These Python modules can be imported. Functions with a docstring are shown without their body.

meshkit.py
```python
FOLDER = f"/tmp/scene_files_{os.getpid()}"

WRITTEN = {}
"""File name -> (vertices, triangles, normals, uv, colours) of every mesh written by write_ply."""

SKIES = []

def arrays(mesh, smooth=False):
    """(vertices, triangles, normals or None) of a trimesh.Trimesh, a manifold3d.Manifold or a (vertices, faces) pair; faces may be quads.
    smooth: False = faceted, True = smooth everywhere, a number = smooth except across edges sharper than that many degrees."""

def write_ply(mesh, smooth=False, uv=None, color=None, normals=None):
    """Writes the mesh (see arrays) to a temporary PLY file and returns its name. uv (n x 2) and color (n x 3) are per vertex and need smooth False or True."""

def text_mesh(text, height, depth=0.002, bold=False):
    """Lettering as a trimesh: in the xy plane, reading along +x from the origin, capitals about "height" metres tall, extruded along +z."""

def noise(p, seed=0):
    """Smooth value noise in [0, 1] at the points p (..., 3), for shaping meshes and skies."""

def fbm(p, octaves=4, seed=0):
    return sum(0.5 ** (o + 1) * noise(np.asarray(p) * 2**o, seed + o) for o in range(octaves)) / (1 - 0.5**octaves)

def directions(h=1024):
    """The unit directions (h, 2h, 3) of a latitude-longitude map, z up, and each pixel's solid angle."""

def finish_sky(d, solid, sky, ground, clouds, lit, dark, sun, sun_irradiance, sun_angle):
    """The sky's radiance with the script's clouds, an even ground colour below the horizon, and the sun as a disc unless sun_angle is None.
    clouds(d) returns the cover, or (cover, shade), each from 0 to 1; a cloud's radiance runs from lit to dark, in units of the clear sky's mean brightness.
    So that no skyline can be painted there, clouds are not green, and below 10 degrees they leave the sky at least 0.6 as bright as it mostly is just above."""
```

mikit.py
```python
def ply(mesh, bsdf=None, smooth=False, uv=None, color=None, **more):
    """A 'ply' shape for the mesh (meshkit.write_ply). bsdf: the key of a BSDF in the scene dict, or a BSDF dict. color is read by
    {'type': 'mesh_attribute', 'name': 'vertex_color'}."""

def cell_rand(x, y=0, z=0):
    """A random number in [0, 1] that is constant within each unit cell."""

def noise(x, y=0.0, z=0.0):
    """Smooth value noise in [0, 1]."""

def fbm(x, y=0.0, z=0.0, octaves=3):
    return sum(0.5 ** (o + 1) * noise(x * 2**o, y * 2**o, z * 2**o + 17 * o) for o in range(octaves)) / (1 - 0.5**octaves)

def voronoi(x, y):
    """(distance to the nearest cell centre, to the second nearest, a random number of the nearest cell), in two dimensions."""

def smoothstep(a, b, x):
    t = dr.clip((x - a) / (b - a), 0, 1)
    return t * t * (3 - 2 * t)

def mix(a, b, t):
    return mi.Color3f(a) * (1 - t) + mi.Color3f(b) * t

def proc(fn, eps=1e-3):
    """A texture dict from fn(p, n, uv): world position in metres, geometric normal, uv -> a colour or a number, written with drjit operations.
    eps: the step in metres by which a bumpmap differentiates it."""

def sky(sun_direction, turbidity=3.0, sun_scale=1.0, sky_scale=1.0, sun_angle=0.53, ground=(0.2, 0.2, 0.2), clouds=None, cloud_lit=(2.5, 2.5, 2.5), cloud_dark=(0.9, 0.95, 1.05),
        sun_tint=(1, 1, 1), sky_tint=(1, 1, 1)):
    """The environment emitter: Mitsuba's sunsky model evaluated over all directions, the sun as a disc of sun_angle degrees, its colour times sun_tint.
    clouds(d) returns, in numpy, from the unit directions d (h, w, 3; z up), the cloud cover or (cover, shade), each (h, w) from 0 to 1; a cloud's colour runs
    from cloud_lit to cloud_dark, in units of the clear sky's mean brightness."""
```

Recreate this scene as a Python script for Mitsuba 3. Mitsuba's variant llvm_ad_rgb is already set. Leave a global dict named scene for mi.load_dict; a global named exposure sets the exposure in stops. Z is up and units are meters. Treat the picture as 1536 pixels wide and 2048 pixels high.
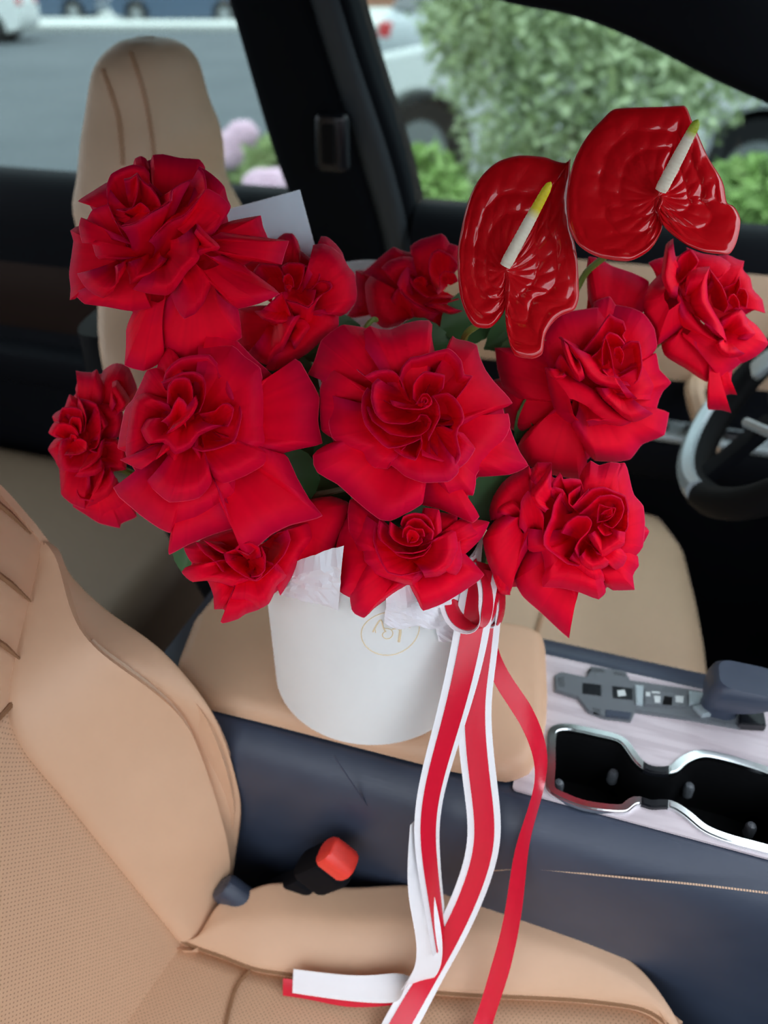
import math, random, numpy as np, trimesh, mitsuba as mi, drjit as dr, mikit, meshkit
from scipy.interpolate import CubicSpline, PchipInterpolator
from mikit import proc, noise, fbm, voronoi, smoothstep, mix, cell_rand
from shapely.geometry import Polygon, LineString
from shapely import affinity
T = mi.ScalarTransform4f
rng = np.random.default_rng(7)
A = np.array
scene, labels = {}, {}

# ------------------------------------------------------------------ camera, sky, exposure
FPX, PITCH, YAW = 1538.0, math.radians(35), math.radians(18)
EYE = A([0, 0, 1.36])                       # standing in the open passenger door, looking across the car
HEAD = A([-math.sin(YAW), math.cos(YAW), 0])
RIGHT = A([math.cos(YAW), math.sin(YAW), 0])
FWD = math.cos(PITCH) * HEAD + A([0, 0, -math.sin(PITCH)])
UPV = np.cross(RIGHT, FWD)
scene['camera'] = {'type': 'thinlens', 'fov': math.degrees(2 * math.atan(768 / FPX)), 'fov_axis': 'x', 'aperture_radius': 0.0038, 'focus_distance': 0.555,
                   'near_clip': 0.02, 'far_clip': 300.0,
                   'to_world': T().look_at(origin=EYE.tolist(), target=(EYE + FWD).tolist(), up=[0, 0, 1])}
exposure = 3.6
def overcast(d):
    p = d * 2.2
    high = np.clip(d[..., 2], 0, 1)            # an overcast sky is about three times as bright overhead as at the horizon
    return 1.0, np.clip(1 - high * 1.15 + .25 * (meshkit.fbm(p + 5.0, 3, 3) - .5), 0, 1)
scene['sky'] = mikit.sky((0.5, -0.6, 0.62), turbidity=4.0, sun_scale=0.0, clouds=overcast, cloud_lit=(2.9, 3.1, 3.35), cloud_dark=(0.93, 1.0, 1.10), ground=(0.16, 0.16, 0.16))

def ray(x, y): return FWD + (x - 768) / FPX * RIGHT - (y - 1024) / FPX * UPV
def D(x, y, d): return EYE + ray(x, y) * d
def U(x, y, axis, v):
    r, i = ray(x, y), 'XYZ'.index(axis)
    return EYE + r * (v - EYE[i]) / r[i]
def Us(pts, axis, v): return A([U(x, y, axis, v) for x, y in pts])

# ------------------------------------------------------------------ materials
def rgb(r, g, b): return {'type': 'rgb', 'value': [r, g, b]}
def mat(key, color, rough=0.5, spec=0.5, two=True, **kw):
    b = {'type': 'principled', 'base_color': color if isinstance(color, dict) else rgb(*color), 'roughness': rough, 'specular': spec, **kw}
    scene[key] = {'type': 'twosided', 'bsdf': b} if two else b
    return key
def bumped(key, inner, fn, eps=3e-4):
    scene[key] = {'type': 'twosided', 'bsdf': {'type': 'bumpmap', 'arbitrary': proc(fn, eps), 'scale': 1.0, 'bsdf': inner}}
    return key
def leather_bump(p, n, uv):
    f, s, _ = voronoi(p.x * 900 + p.z * 300, p.y * 900 + p.z * 700)
    return 0.00006 * smoothstep(0.0, 0.5, s - f) + 0.0002 * fbm(p.x * 60, p.y * 60, p.z * 60)
def leather_color(p, n, uv):
    t = fbm(p.x * 14, p.y * 14, p.z * 14)
    return mix((0.61, 0.385, 0.245), (0.67, 0.43, 0.28), t)
bumped('mat_leather', {'type': 'principled', 'base_color': proc(leather_color), 'roughness': 0.48, 'specular': 0.42}, leather_bump)
def perf_color(p, n, uv):
    a = (uv.x * 320 + uv.y * 320) * 0.7071; b = (uv.x * 320 - uv.y * 320) * 0.7071
    fx, fy = a - dr.floor(a) - 0.5, b - dr.floor(b) - 0.5
    hole = 1 - smoothstep(0.12, 0.30, dr.sqrt(fx * fx + fy * fy))
    return mix((0.585, 0.37, 0.235), (0.30, 0.17, 0.095), hole * 0.7)
mat('mat_leather_perforated', proc(perf_color), 0.52, 0.35)
mat('mat_leather_far', (0.65, 0.46, 0.31), 0.5, 0.4)
mat('mat_piping', (0.45, 0.26, 0.15), 0.5, 0.4)
mat('mat_stitch', (0.62, 0.44, 0.31), 0.7, 0.2)
mat('mat_groove', (0.26, 0.14, 0.075), 0.8, 0.1)
def slate(p, n, uv): return mix((0.030, 0.042, 0.070), (0.040, 0.053, 0.084), fbm(p.x * 30, p.y * 30, p.z * 30))
bumped('mat_slate', {'type': 'principled', 'base_color': proc(slate), 'roughness': 0.40, 'specular': 0.5}, leather_bump)
mat('mat_black', (0.003, 0.0033, 0.004), 0.7, 0.15)
mat('mat_black_gloss', (0.008, 0.009, 0.012), 0.18, 0.5)
mat('mat_carpet', (0.012, 0.011, 0.011), 0.95, 0.1)
mat('mat_trim_dark', (0.0035, 0.0045, 0.007), 0.7, 0.10)
mat('mat_pillar_cloth', (0.004, 0.0055, 0.008), 0.9, 0.12)
def wood(p, n, uv):
    g = fbm(p.x * 18, p.y * 160, 0.0)
    return mix((0.50, 0.44, 0.47), (0.60, 0.54, 0.57), smoothstep(0.3, 0.7, g))
mat('mat_wood_trim', proc(wood), 0.35, 0.5, clearcoat=0.5, clearcoat_gloss=0.85)
mat('mat_chrome', (0.80, 0.84, 0.85), 0.16, 0.5, metallic=1.0)
mat('mat_satin', (0.40, 0.47, 0.50), 0.3, 0.6, metallic=0.3)
mat('mat_gear_gray', (0.12, 0.135, 0.15), 0.35, 0.5)
mat('mat_button', (0.55, 0.60, 0.60), 0.4, 0.5)
mat('mat_red_plastic', (0.80, 0.045, 0.03), 0.35, 0.5)
mat('mat_box', (0.76, 0.79, 0.78), 0.62, 0.3)
mat('mat_gold', (0.74, 0.63, 0.42), 0.45, 0.5)
mat('mat_card', (0.74, 0.90, 1.0), 0.5, 0.4)  # white card; bluish sky light is put into its colour
mat('mat_lid', (0.86, 0.93, 0.93), 0.6, 0.3)
mat('mat_tissue', (0.76, 0.76, 0.80), 0.75, 0.2)

# ------------------------------------------------------------------ mesh helpers
def obj(name, mesh, m, parent=None, smooth=35, label=None, category=None, group=None, kind=None, uv=None, color=None):
    if isinstance(mesh, np.ndarray): mesh = gmesh(mesh)
    full = (parent + '__' + name) if parent else name
    key, i = full, 1
    while key in scene: key = f'{full}_{i:03d}'; i += 1
    scene[key] = mikit.ply(mesh, m, smooth=smooth, uv=uv, color=color)
    tag(key, label, category, group, kind)
    return key
def tag(key, label=None, category=None, group=None, kind=None):
    d = {k: v for k, v in dict(label=label, category=category, group=group, kind=kind).items() if v}
    if d: labels[key] = {**labels.get(key, {}), **d}
THINGS = set()
def thing(name, label=None, category=None, group=None, kind=None):
    key, i = name, 1
    while key in THINGS: key = f'{name}_{i:03d}'; i += 1
    THINGS.add(key); tag(key, label, category, group, kind)
    return key
def resample(p, n):
    p = np.asarray(p, float); s = np.r_[0, np.cumsum(np.linalg.norm(np.diff(p, axis=0), axis=1))]
    return np.stack([np.interp(np.linspace(0, s[-1], n), s, p[:, k]) for k in range(p.shape[1])], 1)
def spline(p, n, closed=False):
    p = np.asarray(p, float)
    if closed: p = np.vstack([p, p[:1]])
    s = np.r_[0, np.cumsum(np.maximum(1e-9, np.linalg.norm(np.diff(p, axis=0), axis=1)) ** 0.5)]
    c = CubicSpline(s, p, bc_type='periodic' if closed else 'natural')
    t = np.linspace(0, s[-1], n + 1)[:-1] if closed else np.linspace(0, s[-1], n)
    return c(t)
def grid_faces(n, m, wrap=False):
    i, j = np.meshgrid(np.arange(n - 1), np.arange(m if wrap else m - 1), indexing='ij')
    k = (j + 1) % m
    return np.stack([i * m + j, i * m + k, (i + 1) * m + k, (i + 1) * m + j], -1).reshape(-1, 4)
def quads(f): return np.vstack([f[:, [0, 1, 2]], f[:, [0, 2, 3]]])
def gmesh(g, wrap=False):
    g = np.asarray(g); n, m = g.shape[:2]
    return trimesh.Trimesh(g.reshape(-1, 3), quads(grid_faces(n, m, wrap)), process=False)
def gnormals(g):
    a, b = np.gradient(g, axis=0), np.gradient(g, axis=1)
    n = np.cross(a, b); return n / (np.linalg.norm(n, axis=-1, keepdims=True) + 1e-12)
def solid(g, th):
    """A sheet given as a grid of points, made th thick (behind its front)."""
    g = np.asarray(g); n, m = g.shape[:2]
    b = g - gnormals(g) * (np.asarray(th)[..., None] if np.ndim(th) else th)
    v = np.vstack([g.reshape(-1, 3), b.reshape(-1, 3)]); N = n * m
    f = quads(grid_faces(n, m))
    idx = np.arange(N).reshape(n, m)
    ring = np.r_[idx[0, :], idx[1:, -1], idx[-1, -2::-1], idx[-2:0:-1, 0]]
    r2 = np.roll(ring, -1)
    rim = np.vstack([np.stack([ring, ring + N, r2 + N], 1), np.stack([ring, r2 + N, r2], 1)])
    return trimesh.Trimesh(v, np.vstack([f, f[:, ::-1] + N, rim]), process=False)
def loft(secs, cap=True):
    """Closed sections (k, m, 3) joined into a body."""
    g = np.asarray(secs); n, m = g.shape[:2]
    f = [quads(grid_faces(n, m, True))]
    v = [g.reshape(-1, 3)]
    if cap:
        for row, flip in ((0, False), (n - 1, True)):
            c = len(np.vstack(v)); v.append(g[row].mean(0)[None])
            i = np.arange(m) + row * m; j = np.roll(i, -1)
            t = np.stack([np.full(m, c), j, i], 1)
            f.append(t[:, ::-1] if flip else t)
    me = trimesh.Trimesh(np.vstack(v), np.vstack(f), process=False)
    if me.volume < 0: me.invert()
    return me
def tube(p, r, sides=8, closed=False, flat=1.0):
    p = np.asarray(p, float); n = len(p)
    t = (np.roll(p, -1, 0) - np.roll(p, 1, 0)) if closed else np.gradient(p, axis=0)
    t /= np.linalg.norm(t, axis=1, keepdims=True) + 1e-12
    a = np.zeros_like(p); x = A([0, 0, 1.0]) if abs(t[0, 2]) < 0.8 else A([1.0, 0, 0])
    for i in range(n):
        x = x - t[i] * (x @ t[i]); x /= np.linalg.norm(x); a[i] = x
    b = np.cross(t, a); an = np.arange(sides) * 2 * math.pi / sides
    rr = np.broadcast_to(r, (n,))[:, None, None]
    g = p[:, None] + rr * (np.cos(an)[None, :, None] * a[:, None] + flat * np.sin(an)[None, :, None] * b[:, None])
    if closed: g = np.concatenate([g, g[:1]]); return trimesh.Trimesh(g.reshape(-1, 3), quads(grid_faces(n + 1, sides, True)), process=False)
    return loft(g)
def patch(curves, n=60, m=8, lin=False):
    """A smooth sheet through 3-D curves lying side by side; n points along, m rows between neighbours."""
    c = A([resample(spline(k, 80) if len(k) > 2 else k, n) for k in curves])
    K = len(c); t = np.linspace(0, K - 1, (K - 1) * m + 1)
    if lin or K < 3:
        i = np.minimum(t.astype(int), K - 2); w = (t - i)[:, None, None]
        return c[i] * (1 - w) + c[i + 1] * w
    return PchipInterpolator(np.arange(K), c, axis=0)(t)
def rrect(w, h, r, n=6):
    out = []
    for cx, cy, a0 in ((w / 2 - r, h / 2 - r, 0), (-w / 2 + r, h / 2 - r, 90), (-w / 2 + r, -h / 2 + r, 180), (w / 2 - r, -h / 2 + r, 270)):
        for k in range(n + 1):
            a = math.radians(a0 + 90 * k / n); out.append((cx + r * math.cos(a), cy + r * math.sin(a)))
    return A(out)
def rbox(center, size, r=0.01, bev=0.004, axes=None):
    """A box with rounded upright edges and bevelled top and bottom; axes: columns x, y, z."""
    sx, sy, sz = size; secs = []
    bev = min(bev, sz / 2.1)
    for z, o in ((-sz / 2, bev), (-sz / 2 + bev * .3, bev * .3), (-sz / 2 + bev, 0), (sz / 2 - bev, 0), (sz / 2 - bev * .3, bev * .3), (sz / 2, bev)):
        q = rrect(sx - 2 * o, sy - 2 * o, max(1e-4, min(r, sx / 2.01, sy / 2.01) - o * .5))
        secs.append(np.c_[q, np.full(len(q), z)])
    g = A(secs)
    if axes is not None: g = g @ np.asarray(axes).T
    return loft(g + np.asarray(center))
def slab(poly, z0, z1, bev=0.0, holes=()):
    """A plate over the outline poly (x, y) between heights z0 and z1, with its upper edge bevelled."""
    p = Polygon(poly, holes) if not isinstance(poly, Polygon) else poly
    ms = []
    if bev:
        q = p.buffer(-bev, join_style=1)
        lower = trimesh.creation.extrude_polygon(p, z1 - bev - z0, engine='earcut'); lower.apply_translation([0, 0, z0])
        top = trimesh.creation.extrude_polygon(q, bev, engine='earcut'); top.apply_translation([0, 0, z1 - bev])
        return trimesh.util.concatenate([lower, top])
    e = trimesh.creation.extrude_polygon(p, z1 - z0, engine='earcut'); e.apply_translation([0, 0, z0])
    return e
def join(*ms): return trimesh.util.concatenate([m for m in ms])
def ellipse_secs(rows, n=40, pw=2.5, power=None):
    """rows: (cx, cy, z, rx, ry[, rot]) stacked superellipses."""
    a = np.arange(n) * 2 * math.pi / n; out = []
    for row in rows:
        cx, cy, z, rx, ry = row[:5]; k = 2 / pw
        x = rx * np.sign(np.cos(a)) * np.abs(np.cos(a)) ** k; y = ry * np.sign(np.sin(a)) * np.abs(np.sin(a)) ** k
        out.append(np.c_[cx + x, cy + y, np.full(n, z)])
    return A(out)
# ------------------------------------------------------------------ the car's shell: floor, roof, doors, pillars, windows
CAR_Y = 1.17
obj('floor', rbox((-.45, .45, .27), (3.2, 1.6, .06), .05, .02), 'mat_carpet', kind='structure')
obj('ceiling', patch([[(-1.9, -.32, 1.50), (-.6, -.34, 1.52), (.28, -.30, 1.47)], [(-1.9, .4, 1.53), (-.6, .4, 1.55), (.31, .4, 1.49)], [(-1.9, 1.0, 1.47), (-.6, 1.03, 1.49), (.24, 1.03, 1.41)]], 24, 6), 'mat_trim_dark', kind='structure')
# door_1: the driver's door seen from inside; door_2: the rear door behind it
def door_profile(x0, x1, z0, z1):
    rows = []
    for (y, z) in ((1.24, z0), (1.15, z0 + .02), (1.14, .60), (1.145, .74), (1.165, .80), (1.172, .86), (1.175, .99), (1.185, z1 - .02), (1.20, z1 - .002), (1.225, z1), (1.25, z1 - .012)):
        rows.append([(x0, y, z), ((x0 + x1) / 2, y - .004, z), (x1, y, z)])
    return patch(rows, 14, 3)
obj('door_1', solid(door_profile(-.335, .95, .32, 1.052), .02), 'mat_trim_dark', kind='structure')
ins = [[(-.30, 1.152, .845), (.2, 1.150, .85), (.9, 1.152, .86)], [(-.30, 1.144, .93), (.2, 1.142, .93), (.9, 1.144, .94)], [(-.30, 1.158, 1.018), (.2, 1.156, 1.022), (.9, 1.158, 1.025)]]
obj('insert', solid(patch(ins, 20, 6)[:, ::-1], .012), 'mat_leather_far', 'door_1')
obj('arm_rest', rbox((.30, 1.115, .755), (.85, .09, .07), .03, .02), 'mat_trim_dark', 'door_1')
obj('switch_plate', rbox((.13, 1.105, .794), (.30, .055, .012), .02, .004), 'mat_satin', 'door_1')
for k in range(4):
    obj('window_switch', rbox((.02 + .055 * k, 1.10, .803), (.032, .02, .010), .004, .003), 'mat_black_gloss', 'door_1')
obj('door_pull', tube(spline([(.13, 1.15, .86), (.115, 1.10, .865), (.15, 1.085, .80), (.17, 1.10, .77)], 18), .014, 8), 'mat_leather_far', 'door_1')
obj('speaker_grille', rbox((.30, 1.135, .52), (.5, .02, .14), .06, .008), 'mat_slate', 'door_1')
obj('door_2', solid(door_profile(-1.75, -.50, .36, 1.052), .02), 'mat_trim_dark', kind='structure')
ins = [[(-1.70, 1.142, .79), (-1.1, 1.140, .79), (-.56, 1.142, .79)], [(-1.70, 1.140, .86), (-1.1, 1.138, .86), (-.56, 1.140, .86)], [(-1.70, 1.154, .93), (-1.1, 1.152, .93), (-.56, 1.154, .93)]]
mat('mat_door_shaded', (0.020, 0.010, 0.007), 0.7, 0.15)  # tan-brown trim; its shade is put into this near-black tone
obj('insert', solid(patch(ins, 20, 6)[:, ::-1], .012), 'mat_door_shaded', 'door_2')
obj('arm_rest', rbox((-1.1, 1.115, .74), (.6, .08, .07), .03, .02), 'mat_trim_dark', 'door_2')
# window panes, tinted green as car glass is
scene['mat_pane'] = {'type': 'thindielectric', 'specular_transmittance': rgb(.60, .735, .70), 'specular_reflectance': rgb(.6, .65, .65)}
obj('window_1', patch([[(-.42, 1.205, 1.02), (.9, 1.205, 1.02)], [(-.42, 1.14, 1.24), (.9, 1.14, 1.24)], [(-.42, 1.03, 1.46), (.9, 1.03, 1.46)]], 12, 6), 'mat_pane', kind='structure', smooth=True)
obj('window_2', patch([[(-1.75, 1.205, 1.02), (-.46, 1.205, 1.02)], [(-1.75, 1.14, 1.24), (-.46, 1.14, 1.24)], [(-1.75, 1.03, 1.46), (-.46, 1.03, 1.46)]], 12, 6), 'mat_pane', kind='structure', smooth=True)
# trim_1: the pillar between the doors
def py_at(z): return 1.19 - .14 * max(0, (z - 1.0)) / .5
Lp = [(455, -30), (500, 130), (560, 330), (615, 470), (640, 540)]
Rp = [(693, -30), (745, 140), (795, 290), (828, 420), (836, 470)]
Lw = A([U(x, y, 'Y', 1.075 + .125 * (y + 30) / 540) for x, y in Lp]); Rw = A([U(x, y, 'Y', 1.085 + .125 * (y + 30) / 540) for x, y in Rp])
def extend(c, z0, z1):
    d0 = (c[1] - c[0]) / (c[1, 2] - c[0, 2]); d1 = (c[-1] - c[-2]) / (c[-1, 2] - c[-2, 2])
    return np.vstack([c[0] + d0 * (z1 - c[0, 2]), c, c[-1] + d1 * (z0 - c[-1, 2])])
Lw, Rw = extend(Lw, .80, 1.50), extend(Rw, .80, 1.50)
Mw = [Lw * (1 - t) + Rw * t + A([0, -o, 0]) for t, o in ((0, -.06), (0, 0), (.12, .028), (.5, .042), (.66, .036), (.74, .018), (.80, .022), (.93, .018), (1, 0), (1, -.06))]
obj('trim_1', solid(patch(Mw, 30, 5)[:, ::-1], .004), 'mat_pillar_cloth', kind='structure')
mat('mat_pillar_edge', (0.035, 0.048, 0.058), 0.55, 0.4)
Ew = [Lw * (1 - t) + Rw * t + A([0, -o - .004, 0]) for t, o in ((.72, .018), (.79, .026), (.88, .026), (.95, .016))]
obj('edge_strip', solid(patch(Ew, 30, 4)[:, ::-1], .003), 'mat_pillar_edge', 'trim_1')
pc = U(665, 285, 'Y', 1.09)
obj('belt_guide', rbox(pc, (.05, .03, .075), .02, .008), 'mat_black_gloss', 'trim_1')
obj('belt_slot', rbox(pc + A([0, -.017, 0]), (.02, .008, .05), .006, .003), 'mat_black', 'trim_1')
# trim_2: the roof rail and windscreen pillar that close the window at the upper right
rail = [(800, -70), (940, -28), (1040, 0), (1130, 16), (1250, 58), (1350, 107), (1450, 158), (1536, 196), (1640, 250), (1800, 350)]
rw = A([U(x, y, 'Y', 1.05 + .08 * max(0, (x - 1100) / 700)) for x, y in rail])
rw = np.vstack([[-.75, 1.03, 1.44], [-.5, 1.04, 1.425], rw])
up = np.gradient(rw, axis=0); up = np.stack([-up[:, 2], 0 * up[:, 0], up[:, 0]], 1); up /= np.linalg.norm(up, axis=1)[:, None]
rows = [rw + A([0, .05, 0]), rw + A([0, .012, 0]) - up * .002, rw, rw + A([0, -.012, 0]) + up * .01, rw + A([0, -.02, 0]) + up * .06, rw + A([0, -.01, 0]) + up * .12, rw + A([0, .03, 0]) + up * .20]
obj('trim_2', solid(patch(rows, 50, 4), .004), 'mat_trim_dark', kind='structure')

# open passenger door and camera-side pillar, out of view, added to cut frontal light
obj('door_3', solid(patch([[(.50, -.30, .34), (.70, -.75, .34), (.85, -1.22, .34)], [(.47, -.32, .70), (.67, -.77, .70), (.82, -1.24, .70)], [(.49, -.31, 1.05), (.69, -.76, 1.05), (.84, -1.23, 1.05)]], 10, 4), .06), 'mat_trim_dark', kind='structure')
obj('trim_3', loft([np.c_[rrect(.12, .07, .02) + A([-.62 + dx_, -.24 + dy_]), np.full(28, z)] for z, dx_, dy_ in ((.30, .0, 0), (.9, -.02, 0), (1.1, -.05, .02), (1.5, -.14, .10))]), 'mat_trim_dark', kind='structure')
# ------------------------------------------------------------------ the passenger seat, nearest the camera
LEAN = math.radians(24)
SO, SN, SU = A([-.285, 0, .60]), A([math.cos(LEAN), 0, math.sin(LEAN)]), A([-math.sin(LEAN), 0, math.cos(LEAN)])
def onback(x, y, off):
    r = ray(x, y); return EYE + r * (((SO + SN * off - EYE) @ SN) / (r @ SN))
CY = .13
def mirror(c): c = np.array(c, float); c[..., 1] = 2 * CY - c[..., 1]; return c
seat = thing('passenger_seat', 'tan leather seat nearest the camera, with perforated centre panels and the ribbon ends on it', 'car seat')
S1p = [(386, 1884), (300, 1777), (213, 1668), (130, 1564), (73, 1494), (46, 1440), (39, 1388), (52, 1310), (76, 1214), (96, 1130), (102, 1094), (98, 1066)]
S1 = A([onback(x, y, 0) for x, y in S1p])
STp = [(392, 1878), (437, 1774), (448, 1685), (426, 1595), (392, 1494), (348, 1416), (241, 1326), (168, 1259), (132, 1141), (118, 1100), (100, 1066)]
STo = [0.003, .014, .040, .056, .066, .072, .068, .046, .022, .014, .002]
ST = A([onback(x, y, o) for (x, y), o in zip(STp, STo)])
SLp = [(400, 1868), (448, 1786), (471, 1713), (482, 1629), (476, 1573), (437, 1449), (392, 1376), (314, 1292), (235, 1236), (168, 1180), (120, 1124), (104, 1066)]
SLy = [.34, .362, .370, .374, .376, .380, .386, .392, .398, .402, .405, .41]
SL = A([U(x, y, 'Y', yy) for (x, y), yy in zip(SLp, SLy)])
EX = A([SO + SU * u + A([0, CY + .288 - .02 * ((u - .384) / .12) ** 2, 0]) - SN * (.03 * max(0, (u - .48) / .1) ** 2) for u in (.41, .44, .47, .50, .53, .56, .59)])
S1[-1] = ST[-1] = SL[-1] = SO + SU * .386 + A([0, CY + .288, 0])
S1, ST, SL = [np.vstack([c[:1] - SU * .05, c]) for c in (S1, ST, SL)]
N1, NT, NL = [resample(spline(c, 160), 100) for c in (S1, ST, SL)]
NB = NL - SN * np.linspace(.07, .10, 100)[:, None] + A([0, .004, 0]); NB2 = NB - SN * .04 + A([0, -.06, 0])
hump = np.sin(np.linspace(0, math.pi, 100))[:, None]
def rowsheet(c, m): return PchipInterpolator(np.arange(len(c)), A(c), axis=0)(np.linspace(0, len(c) - 1, (len(c) - 1) * m + 1))
EXS = np.vstack([NT[-1:], EX]); EXB = EXS - SN * .09; EXB[0] = NB[-1]; EXB2 = EXB - SN * .04 + A([0, -.06, 0])
EXM = resample(EXS, 40) * .5 + resample(EXB, 40) * .5 + A([0, .006, 0])
for f, fl in ((lambda c: c, False), (mirror, True)):
    def o(g):
        c0 = SO + SU * .3 + A([0, CY, 0]) - SN * .12
        return g if (gnormals(g) * (g - c0)).sum() > 0 else g[:, ::-1]
    obj('bolster', solid(o(rowsheet([f(N1 - SN * .006), f(N1), f(N1 * .5 + NT * .5 + SN * .004 * hump), f(NT)], 5)), .008), 'mat_leather', seat)
    obj('side_panel', solid(o(rowsheet([f(NT), f(NT * .5 + NL * .5 + SN * .002 * hump), f(NL), f(NB), f(NB2)], 5)), .008), 'mat_leather', seat)
    obj('shoulder_side', solid(o(rowsheet([f(resample(EXS, 40)), f(EXM), f(resample(EXB, 40)), f(resample(EXB2, 40))], 4)), .006), 'mat_leather', seat)
    obj('stitching', tube(f(NT[6:80]) + (EYE - f(NT[6:80])) / np.linalg.norm(EYE - f(NT[6:80]), axis=1)[:, None] * .0016, .0019, 6), 'mat_stitch', seat)
    obj('piping', tube(f(N1[4:97]) + SN * .0014, .0028, 7), 'mat_piping', seat)
def uvs(g):
    a = np.cumsum(np.r_[0, np.linalg.norm(np.diff(g[:, g.shape[1] // 2], axis=0), axis=1)]); b = np.cumsum(np.r_[0, np.linalg.norm(np.diff(g[g.shape[0] // 2], axis=0), axis=1)])
    return np.stack(np.meshgrid(b, a), -1).reshape(-1, 2)
def sheet(name, g, m, parent, th=.01, uv=False):
    if gnormals(g)[..., 2].sum() < 0: g = g[:, ::-1]
    me = solid(g, th)
    if uv:
        w = uvs(g); return obj(name, me, m, parent, smooth=True, uv=np.vstack([w, w]))
    return obj(name, me, m, parent)
def backpanel(u0, u1, n, bow, roll=0):
    rows = []
    s1u = (S1 - SO) @ SU; o = np.argsort(s1u)
    for u in np.linspace(u0, u1, n):
        hw = np.interp(u, s1u[o], S1[o, 1]) - CY
        if u > .384: hw = .288 - .02 * ((u - .384) / .12) ** 2
        t = np.linspace(-1, 1, 25)
        w = bow * (1 - t ** 2) - .003 - roll * max(0, (u - .48) / .1) ** 2
        rows.append(SO + SU * u + np.outer(t * hw, [0, 1, 0]) + A([0, CY, 0]) + np.outer(w, SN))
    return A(rows)
sheet('backrest_center', backpanel(-.06, .308, 40, -.012)[:, ::1], 'mat_leather_perforated', seat, .012, True)
sheet('shoulder_panel', backpanel(.310, .60, 34, .012, .03), 'mat_leather', seat, .012)
for a, b in (((0, 1012), (62, 1068)), ((-30, 1128), (62, 1203)), ((-30, 1264), (42, 1320))):
    p, q = onback(*a, .0035), onback(*b, .003)
    if a[0] == 0: p = p + (p - q) * .5
    obj('crease', tube(A([p, p * .5 + q * .5 + SN * .002, q]), A([.0022, .0022, .0008]), 6), 'mat_groove', seat)
obj('seam', tube(SO + SU * .309 + SN * .0 + np.outer(np.linspace(-.178, .178, 12), [0, 1, 0]) + A([0, CY, 0]), .0022, 6), 'mat_groove', seat)
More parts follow.
